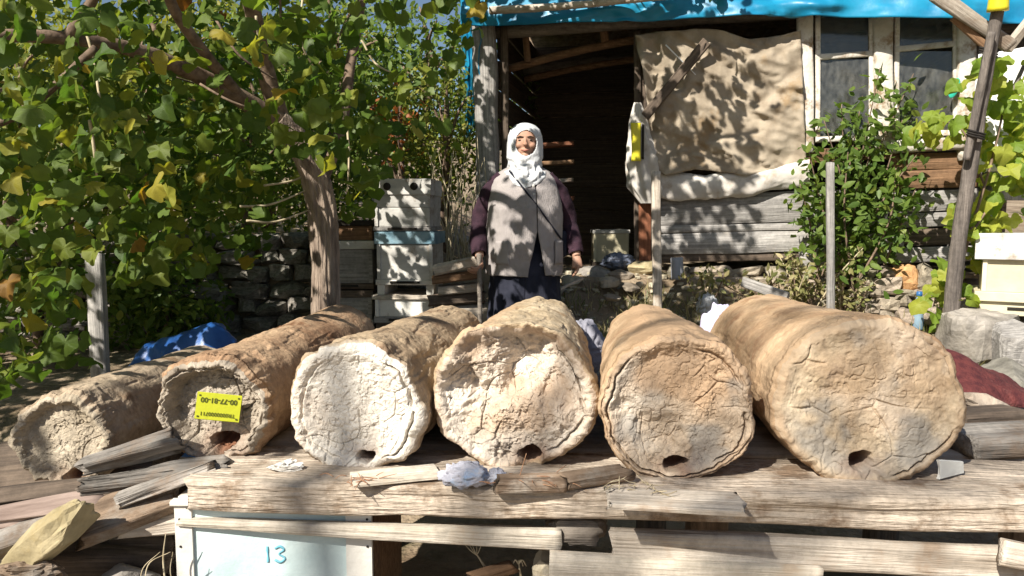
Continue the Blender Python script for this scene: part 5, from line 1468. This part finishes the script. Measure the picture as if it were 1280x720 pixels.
g5 = np.random.default_rng(21)
LOWX = [-400, 0, 60, 130, 150, 200, 260, 335, 350, 385, 405, 432, 452, 480, 505, 545, 585, 597, 604, 5000]
LOWY = [520, 486, 462, 452, 350, 342, 330, 318, 255, 190, 225, 262, 270, 200, 170, 195, 165, 90, -10, -10]
def sun_hit(p, y):
    t = (p[:, 1] - y) / SUN[1]         # distance back along the light to the plane at depth y
    return p[:, 0] - SUN[0] * t, p[:, 2] - SUN[2] * t, t
def thin(p, g):
    "pruned where the light falls through to the hive ends, the platform and the right-hand side"
    keep = np.ones(len(p), bool)
    u = g.random(len(p))
    uc = np.clip(.5 + .75 * fbm(p * 2.6 + 31, 2) + .12 * g.normal(size=len(p)), 0, 1)      # whole sprays missing, not single leaves
    x, z, t = sun_hit(p, 1.70); ok = t > 0
    keep &= ~(ok & (x > -.68) & (x < 2.2) & (z > .30) & (z < 1.36) & (u < .994))
    keep &= ~(ok & (x > -1.0) & (x <= -.68) & (z > .3) & (z < 1.3) & (u < .45))
    x, z, t = sun_hit(p, 2.2); ok = t > 0
    keep &= ~(ok & (x > .15) & (x < 2.0) & (z > .7) & (z < 1.35) & (u < .93))
    keep &= ~(ok & (x > -.3) & (x <= .15) & (z > .7) & (z < 1.35) & (u < .35))
    x, z, t = sun_hit(p, 4.85); ok = t > 0
    keep &= ~(ok & (x > -.42) & (x < .62) & (z > .9) & (z < 2.3) & ((u < .55) | (uc < .5)))
    keep &= ~(ok & (x > -.18) & (x < .36) & (z > 1.72) & (z < 2.25) & (u < .76))
    keep &= ~(ok & (x > 1.75) & (u < .97))
    x, z, t = sun_hit(p, 5.95); ok = t > 0
    keep &= ~(ok & (x > .75) & (x < 2.1) & (z > 1.0) & (z < 2.9) & (uc < .30))
    keep &= ~(ok & (x > 2.0) & (u < .95))
    x, z, t = sun_hit(p, 5.2); ok = t > 0
    keep &= ~(ok & (x > -.95) & (x < -.5) & (z > .7) & (z < 1.8) & (u < .55))
    x, z, t = sun_hit(p, 3.9); ok = t > 0
    keep &= ~(ok & (x > -1.3) & (x < -.7) & (z > .7) & (z < 1.9) & (u < .82))
    return keep
N = 52000
p = np.c_[g5.uniform(-4.6, .05, N), g5.uniform(1.75, 5.3, N), g5.uniform(.55, 4.3, N)]
px, py, fd = proj(p)
lowy = np.interp(px, LOWX, LOWY) + 14 * fbm(np.c_[px * .02, py * .02, fd], 2)
keep = (py < lowy)
keep &= ~((py > 240) & (px < 150) & (fd > 3.1))
keep &= ~((py > 240) & (px >= 150) & (fd < 3.0))
keep &= ~((px > 345) & (fd < 2.9))
keep &= ~((px > 100) & (px < 146) & (py > 312) & (py < 445) & (fd < 3.4))
cl = fbm(p * 1.55, 3)
keep &= (cl + .20 * g5.normal(size=N) > .07)
keep &= ~((px > 505) & (px < 532) & (py < 40)) & ~((px > 485) & (py < 190) & (g5.random(N) < .45))
keep &= ~((np.hypot((px - 75) / 40, (py - 10) / 22) < 1) & (g5.random(N) < .9)) & ~((np.hypot((px - 25) / 35, (py - 70) / 25) < 1) & (g5.random(N) < .75))
keep &= ~((px > 330) & (px < 425) & (py > 232) & (py < 400) & (fd < 4.05) & (g5.random(N) < .9))
keep &= ~((py < -15) & (g5.random(N) < .5))
pv = p[keep & thin(p, g5)]
N2 = 38000
q = np.c_[g5.uniform(-5.0, 1.8, N2), g5.uniform(-1.6, 5.7, N2), g5.uniform(2.7, 4.7, N2)]
px, py, fd = proj(q)
k2 = ((py < -12) | (fd < .3)) & (np.linalg.norm(q - [0, 0, CAM_Z], axis=1) > 1.2)
k2 &= ~((fd > 0) & (py > -12) & (px > -40) & (px < 1320))
edge = np.interp(q[:, 1], [-1.6, 0, .6, 1.5, 3.5, 5.0, 5.7], [-2.3, -1.9, -1.2, -.7, .6, 1.2, 1.6])
k2 &= (q[:, 0] < edge + .3 * fbm(q * 1.1, 2))
hx_, hz_, _ = sun_hit(q, 5.2)
k2 &= ~((q[:, 0] < -1.0) & ~((hx_ < -1.25) & (hz_ < 1.4)) & (g5.random(N2) < .68))
k2 &= (fbm(q * 1.7 + 9, 3) + .3 * g5.normal(size=N2) > .10)
qv = q[k2 & thin(q, g5)]
print('vine leaves', len(pv), len(qv))
allp = np.vstack([pv, qv])
size = .052 + .072 * g5.random(len(allp)) ** 1.2
size[:len(pv)] *= np.interp(pv[:, 1], [1.8, 2.4, 3.2, 5], [.62, .8, 1.0, .97])
# autumn colour: mostly green, yellowing towards the left and outer leaves
tint = np.clip(g5.beta(1.6, 2.2, len(allp)) * .78 + .16 * fbm(allp * .9 + 4, 2) + .10 * (allp[:, 0] < -1.6) * (g5.random(len(allp)) < .5) + .3 * (g5.random(len(allp)) < .03), 0, 1)
# the three hundred that show largest become leaves of their own
px, py, fd = proj(allp)
infr = (px > 0) & (px < 1280) & (py > 0) & (py < 720) & (fd > .5)
score = np.where(infr, size / np.maximum(fd, .1), -1)
top = np.argsort(-score)[:300]
rest = np.ones(len(allp), bool); rest[top] = False
foliage('foliage', allp[rest], size[rest], TPL, tint[rest], LEAF, vine, g5)
def fine_leaf(cup, droop, wav, seed):
    th = np.linspace(-math.pi, math.pi, 44, endpoint=False)
    out = grape_outline(th, .05)
    c = np.array([0, .42])
    out = c + (out - c) * (1 + .13 * fbm(np.c_[np.cos(th) * 1.3, np.sin(th) * 1.3, th * 0 + seed * 7], 3))[:, None]
    rings = [c + (out - c) * k for k in (.4, .75, 1.0)]
    pts = np.vstack([[c]] + rings)
    a = np.arctan2(pts[:, 0], pts[:, 1] - .42); rr = np.hypot(pts[:, 0], pts[:, 1] - .42)
    z = -cup * np.abs(pts[:, 0]) ** 1.4 - droop * np.clip(pts[:, 1] - .42, 0, 9) ** 2 + wav * .9 * rr * np.cos(a * 3 + seed) + wav * .8 * rr * np.sin(a * 2 + seed * 2) + .05 * rr * np.sin(a * 7 + seed)
    n = 44
    f = [(0, 1 + i, 1 + (i + 1) % n) for i in range(n)]
    for k in range(2):
        for i in range(n):
            p0, p1 = 1 + k * n + i, 1 + k * n + (i + 1) % n
            f += [(p0, p0 + n, p1 + n), (p0, p1 + n, p1)]
    return np.c_[pts, z], np.array(f)
FTPL = [fine_leaf(.5, .5, .14, 1), fine_leaf(.15, .9, .2, 2), fine_leaf(.8, .35, .12, 3), fine_leaf(-.4, .7, .18, 4)]
lm = [mesh('leaf', tv, tf, True) for tv, tf in FTPL]
for m_ in lm: m_.materials.append(LEAF_O)
X, Y, Z = orient(300, g5)
for i, t_ in enumerate(top):
    mw = Matrix(np.c_[X[i], Y[i], Z[i]].tolist()).to_4x4() @ Matrix.Scale(float(size[t_]), 4)
    mw.translation = Vector(allp[t_])
    link('leaf', lm[i % 4], None, vine, mw=mw)

# ---- background shrubs and trees behind the left side
def tree(label, base, h, rad, nleaf, ls, m, cat='tree', name='background_tree', seed=1, tint0=0.0, dens=.0, zlow=.25, group='trees behind the hut'):
    g = np.random.default_rng(seed)
    bz = float(gz(base[0], base[1])) - .05
    root = thing(name, label, cat, (base[0], base[1], bz), group)
    b = np.array([base[0], base[1], bz])
    limb('trunk', [b, b + [.05, 0, h * .35], b + [.12 * rad, .05, h * .7], b + [.05, 0, h * .92]], [.09 * h / 3, .06 * h / 3, .04 * h / 3, .01], m=TWIG, parent=root, n=24, seg=10)
    for i in range(7):
        a = g.uniform(0, 6.28); z0 = h * g.uniform(.25, .6)
        e = b + np.array([rad * .7 * math.cos(a), rad * .7 * math.sin(a), z0 + h * .25])
        limb('branch', [b + [.06, 0, z0], (b + [.06, 0, z0] + e) / 2 + [0, 0, .08 * h], e], [.03 * h / 3, .018 * h / 3, .006], m=TWIG, parent=root, n=14, seg=6)
    n = nleaf * 3
    d = unit(g.normal(size=(n, 3))) * (g.random(n) ** .4)[:, None]
    c = b + [0, 0, h * (zlow + (1 - zlow) / 2)]
    pts = c + d * [rad, rad, h * (1 - zlow) / 2]
    cl = fbm(pts * 2.2 / max(rad, .6) + seed * 3, 3)
    k = cl + .2 * g.normal(size=n) > dens
    pts = pts[k][:nleaf]
    foliage('crown', pts, g.uniform(.7, 1.3, len(pts)) * ls, TPL_OV, np.clip(g.beta(2, 2, len(pts)) + tint0 + .25 * cl[k][:nleaf], 0, 1), m, root, g, wb=.5, drop=.3)
    return root
tree('leafy tree behind the stone wall at the far left edge', (-5.6, 8.6), 2.9, 2.0, 4200, .10, LEAF_FAR, seed=3)
tree('sunlit tree rising behind the vine between wall and hives', (-2.9, 9.0), 2.8, 1.8, 5500, .095, LEAF_FAR, seed=4, tint0=.1, zlow=0.0, dens=-.05)
tree('dense dark tree behind the hives and the blue tarpaulin', (-1.05, 8.4), 2.7, 1.35, 6500, .075, LEAF_SHRUB, seed=5, zlow=0.0, dens=-.1)
tree('broad pale-leaved tree far behind the vine limb', (-4.2, 12.5), 2.6, 2.6, 3200, .13, LEAF_FAR, seed=6)
tree('dry twiggy bush with pale leaves right behind the hive stack', (-.62, 6.55), 1.75, .48, 1500, .05, LEAF_FAR, 'bush', 'dry_bush', seed=7, tint0=.1, group='bushes behind the hives')
tree('low dark bush at the foot of the stone wall left of the trunk', (-2.5, 5.3), .7, .5, 1200, .07, LEAF_SHRUB, 'bush', 'dark_bush', seed=8, zlow=.0, group='bushes under the vine')
tree('low dark bush under the vine behind the shaded square stake', (-3.2, 5.0), 1.3, .9, 2200, .08, LEAF_SHRUB, 'bush', 'dark_bush', seed=9, zlow=.0, group='bushes under the vine')
tree('bush crowning the stone wall left of the hives', (-2.3, 6.5), 1.6, 1.0, 2600, .07, LEAF_SHRUB, 'bush', 'wall_bush', seed=10, zlow=.0, group='bushes on the wall')
tree('bush crowning the stone wall at the left edge', (-4.4, 6.6), 1.9, 1.3, 2600, .08, LEAF_FAR, 'bush', 'wall_bush', seed=12, zlow=.0, group='bushes on the wall')
tree('dense green bush filling the gap behind trunk and hives', (-1.75, 7.0), 2.6, 1.0, 4600, .07, LEAF_SHRUB, 'bush', 'green_bush', seed=18, zlow=.0, dens=-.15, group='bushes behind the hives')
tree('broad green bush behind the wall between trunk and left edge', (-3.6, 7.4), 2.8, 1.3, 5000, .08, LEAF_FAR, 'bush', 'green_bush', seed=19, zlow=.0, dens=-.15, group='bushes behind the hives')
tree('rust leaved bush behind the hive with vent holes', (-.98, 6.4), 1.35, .30, 200, .05, leafmat('rust_leaf', [(0, (.10, .12, .03)), (.5, (.30, .10, .03)), (1, (.42, .14, .05))]), 'bush', 'rust_bush', seed=15, zlow=.45, group='bushes behind the hives')
# bare pale twigs of the dry bush
tw = thing('bare_twigs', 'tangle of bare pale twigs between the hive stack and the left hut post', 'twigs', (-.42, 6.2, 1.0))
for i in range(26):
    a = np.array([-.42 + g5.uniform(-.12, .14), 6.1 + g5.uniform(-.1, .1), float(gz(-.42, 6.1)) - .03])
    b = a + [g5.uniform(-.2, .2), g5.uniform(-.15, .15), g5.uniform(.5, 1.1)]
    tube('twig', [a, (a + b) / 2 + g5.normal(size=3) * .06, b], [.007, .005, .002], STRAW, tw, seg=6, n=12)

# ---- dry stone wall under the vine
sw = thing('dry_stone_wall', 'shaded dry stone terrace wall behind the vine trunk', 'stone wall', (-2.8, 5.75, .5))
r6 = np.random.default_rng(3)
rocks2 = [mesh('stone', *rock_vf((1, 1, 1), 400 + i, nu=12, nv=8, e=.55, amp=.30), smooth=False) for i in range(6)]
for m_ in rocks2: m_.materials.append(STONE_G)
for row in range(7):
    x = -5.6 + r6.uniform(0, .2)
    z = .52 + row * .125
    while x < -.75:
        w = r6.uniform(.14, .38)
        o = link('stone', rocks2[r6.integers(6)], None, sw, loc=(x + w / 2, 5.72 + .03 * row + r6.uniform(-.03, .03), z + r6.uniform(-.01, .01)), rot=(r6.uniform(-.1, .1), r6.uniform(-.06, .06), r6.uniform(-.15, .15)))
        o.scale = (w * 1.05, .26, .135 * r6.uniform(.9, 1.1))
        x += w

# ---- shrub against the plank wall
sh_base = P(1062, 366, 5.55)
shrub = thing('leafy_shrub', 'leafy green shrub growing against the plank wall below the windows', 'shrub', tuple(sh_base))
g7 = np.random.default_rng(31)
stems, lp, ls_ = [], [], []
for i, (tx, ty) in enumerate(((1030, 150), (1052, 130), (1078, 120), (1100, 85), (1142, 92), (1128, 150), (1010, 185), (1160, 175), (1000, 230), (1090, 170), (1060, 190), (1120, 210), (1030, 240), (1145, 235), (1085, 240))):
    e = P(tx, ty, 5.45 + g7.uniform(-.16, .16)); b0_ = sh_base + g7.normal(size=3) * [.08, .06, 0]
    mid = (b0_ + e) / 2 + [g7.uniform(-.08, .08), g7.uniform(-.08, .04), .05]
    pth = resample([b0_, mid, e], 30)
    limb('stem', [b0_, mid, e], [.010, .007, .003], seg=7, n=24, m=TWIG, parent=shrub)
    for k in range(105):
        t = g7.uniform(.22, 1.0) if ty > 100 else g7.uniform(.2, 1) ** .8
        c = pth[int(t * 29)]
        sp = .11 * (1 - .75 * t) + .02
        lp.append(c + g7.normal(size=3) * sp); ls_.append(g7.uniform(.055, .095))
foliage('leaves', np.array(lp), np.array(ls_), TPL_OV, g7.beta(1.6, 2.4, len(lp)), LEAF_SHRUB, shrub, g7, wb=.6, drop=.1)

# ---- sunlit young vine by the leaning pole; leaves big enough to stand alone
yv = thing('young_vine', 'sunlit yellow green grape vine climbing round the leaning pole', 'grape vine', tuple(P(1185, 398, 4.75)))
g8 = np.random.default_rng(41)
vm = [mesh('leaf', tv, tf, True, {'tint': np.full(len(tv), t_)}) for (tv, tf) in FTPL for t_ in (.1, .4, .75)]
for m_ in vm: m_.materials.append(LEAF_BRIGHT)
limb('cane', [down(P(1184, 420, 4.75)), (1186, 398, 4.75), (1210, 300, 4.7), (1240, 200, 4.75), (1262, 100, 4.9)], [.013, .012, .01, .008, .005], n=30, seg=8, m=TWIG, parent=yv)
limb('cane', [(1230, 230, 4.75), (1200, 160, 4.8), (1150, 155, 4.95)], [.007, .006, .004], n=20, seg=8, m=TWIG, parent=yv)
limb('cane', [(1215, 290, 4.75), (1250, 240, 4.85), (1290, 190, 4.95)], [.008, .007, .005], n=20, seg=8, m=TWIG, parent=yv)
spots_ = [(1258, 195, 34, 62, 70), (1240, 100, 26, 30, 22), (1222, 275, 22, 38, 34), (1180, 365, 22, 34, 40), (1205, 150, 30, 16, 14), (1160, 158, 22, 12, 12), (1268, 140, 16, 40, 20), (1238, 320, 12, 30, 10)]
for cx_, cy_, sx_, sy_, n_ in spots_:
    Xa, Ya, Za = orient(n_, g8, wb=.9, drop=.9)
    for i in range(n_):
        q_ = P(cx_ + g8.normal() * sx_ * .6, cy_ + g8.normal() * sy_ * .6, (4.85 if cy_ < 300 else 4.8) + g8.uniform(-.2, .25))
        s_ = g8.uniform(.075, .145)
        mw = Matrix(np.c_[Xa[i], Ya[i], Za[i]].tolist()).to_4x4() @ Matrix.Scale(float(s_), 4); mw.translation = Vector(q_)
        link('leaf', vm[g8.integers(12)], None, yv, mw=mw)

# ---- weeds and grasses
def tufts(name, label, centres, n, hgt, m, cat, seed, spread=.06, lean=.4, w=.004):
    g = np.random.default_rng(seed)
    V, F, A = [], [], []; o = 0
    for c in centres:
        c = np.asarray(c, float)
        for _ in range(n):
            b = c + np.array([g.normal() * spread, g.normal() * spread, 0])
            b[2] = float(gz(b[0], b[1])) - .01 if c[2] == 0 else c[2]
            L_ = hgt * g.uniform(.5, 1.2); d = np.array([g.normal() * lean, g.normal() * lean, 1.0]); d /= np.linalg.norm(d)
            sd_ = unit(np.cross(d, g.normal(size=3)))
            bend = np.array([g.normal(), g.normal(), -.2]) * .25 * L_
            pts = [b + sd_ * w, b - sd_ * w, b + d * L_ * .5 + bend * .3 + sd_ * w * .7, b + d * L_ * .5 + bend * .3 - sd_ * w * .7, b + d * L_ + bend]
            V += pts; F += [(o, o + 1, o + 3), (o, o + 3, o + 2), (o + 2, o + 3, o + 4)]; A += [g.random()] * 5; o += 5
    v = np.array(V); cc = v.mean(0)
    ob = link(name, mesh(name, v - cc, np.array(F), False, {'tint': np.clip(np.array(A), 0, 1)}), m)
    ob.location = tuple(cc); stuff(ob)
    ob['label'] = label; ob['category'] = cat
    return ob
gg = np.random.default_rng(77)
tufts('slope_grass', 'thin dry grass growing on the slope before the hut', [(gg.uniform(.5, 3.6), gg.uniform(4.3, 5.5), 0) for _ in range(150)], 22, .16, GRASS, 'grass', 1)
tufts('terrace_grass', 'short grass among stones at the right edge', [(gg.uniform(2.2, 4.2), gg.uniform(3.0, 4.4), 0) for _ in range(110)], 26, .10, leafmat('green_grass', [(0, (.09, .15, .02)), (.6, (.20, .25, .05)), (1, (.36, .32, .12))], transl=.25), 'grass', 2)
def weed(label, base, h, n, seed):
    g = np.random.default_rng(seed)
    root = thing('weed_plant', label, 'weed', tuple(base), 'weeds below the plank wall')
    pts = []
    for i in range(n):
        e = base + np.array([g.normal() * .12, g.normal() * .1, h * g.uniform(.6, 1.1)])
        pth = resample([base, (base + e) / 2 + g.normal(size=3) * .03, e], 14)
        tube('stalk', pth, [.005] * 13 + [.002], STRAW if i % 3 == 0 else TWIG, root, seg=5)
        for k in range(26): pts.append(pth[g.integers(3, 14)] + g.normal(size=3) * .025)
    foliage('leaves', np.array(pts), g.uniform(.03, .065, len(pts)), TPL_OV, g.beta(2, 2, len(pts)), GRASS, root, g, wb=.4, drop=-.2)
for i, (px_, py_, Y_, h_, n_, lab) in enumerate(((990, 385, 5.2, .36, 7, 'grey green weed clump left of the grey stake'), (1018, 388, 5.1, .42, 8, 'tall weed with small leaves close beside the grey stake'), (1052, 392, 5.0, .30, 6, 'pale green weed between grey stake and sunlit stones'), (950, 380, 5.3, .25, 5, 'short weed by the small grey plank end'), (885, 392, 5.2, .32, 5, 'dry upright weed next to the white plastic bag'), (1240, 420, 4.3, .22, 5, 'thin weed before the grey stone block'))):
    weed(lab, G(px_, py_), h_, n_, 500 + i)

# ---- unseen tree added behind the viewer to throw soft shade on the widest hives
far = thing('unseen_shade_tree', 'unseen tall sparse tree added behind the viewer to the left as a shade caster', 'tree', (-6.6, -6.2, 0))
fb = np.array([-6.6, -6.2, -.2])
limb('trunk', [fb, fb + [.1, .1, 3], fb + [.3, .2, 6.5], fb + [.2, .3, 9.5]], [.22, .17, .11, .04], parent=far, n=40, seg=14)
g9 = np.random.default_rng(91)
tg = [np.array(c) for c in ((.72, 1.62, 1.10), (1.05, 1.62, 1.12), (.85, 1.62, .93), (.40, 1.62, .95), (.60, 2.2, 1.25), (.75, 2.0, 1.25), (.95, 1.9, 1.25), (.45, 2.1, 1.15))]
fl_ = []
for c in tg:
    e = c + SUN * g9.uniform(11.0, 13.0)
    s0 = fb + [.25, .2, e[2] - 2.2 + .2]
    limb('branch', [s0, (s0 + e) / 2 + [0, 0, .3], e], [.04, .025, .012], parent=far, n=20, seg=8)
    for _ in range(20): fl_.append(e + g9.normal(size=3) * [.10, .10, .08])
    for _ in range(10):
        t_ = g9.uniform(.2, .9); fl_.append(s0 + (e - s0) * t_ + g9.normal(size=3) * .25)
fl_ = np.array(fl_)
foliage('crown', fl_, g9.uniform(.06, .11, len(fl_)), TPL_OV, g9.random(len(fl_)), LEAF_FAR, far, g9, wb=.3, drop=.3)

# ---- loose rubble and chips on the slope before the doorway
g10 = np.random.default_rng(55)
parts = []
for i in range(420):
    x_, y_ = g10.uniform(-.1, 1.9), g10.uniform(4.7, 5.95)
    sz = .018 + .06 * g10.random() ** 3
    v, f = rock_vf((sz * g10.uniform(.8, 1.8), sz, sz * g10.uniform(.4, .8)), 900 + i % 40, nu=8, nv=6, e=.6, amp=.3)
    a = g10.uniform(0, 6.28); ca_, sa_ = math.cos(a), math.sin(a)
    v = v @ np.array([[ca_, -sa_, 0], [sa_, ca_, 0], [0, 0, 1]]).T + [x_, y_, float(gz(x_, y_)) + sz * .15]
    parts.append((v, f))
v, f = merge(parts)
o = stuff(link('rubble_chips', mesh('rubble_chips', v, f, False), STONE)); o['label'] = 'small stone chips strewn over the slope before the doorway'; o['category'] = 'rubble'
tufts('doorstep_grass', 'dry straw tufts on the rubble slope below the doorway', [(g10.uniform(.25, 1.3), g10.uniform(4.8, 5.6), 0) for _ in range(40)], 16, .11, GRASS, 'grass', 9)
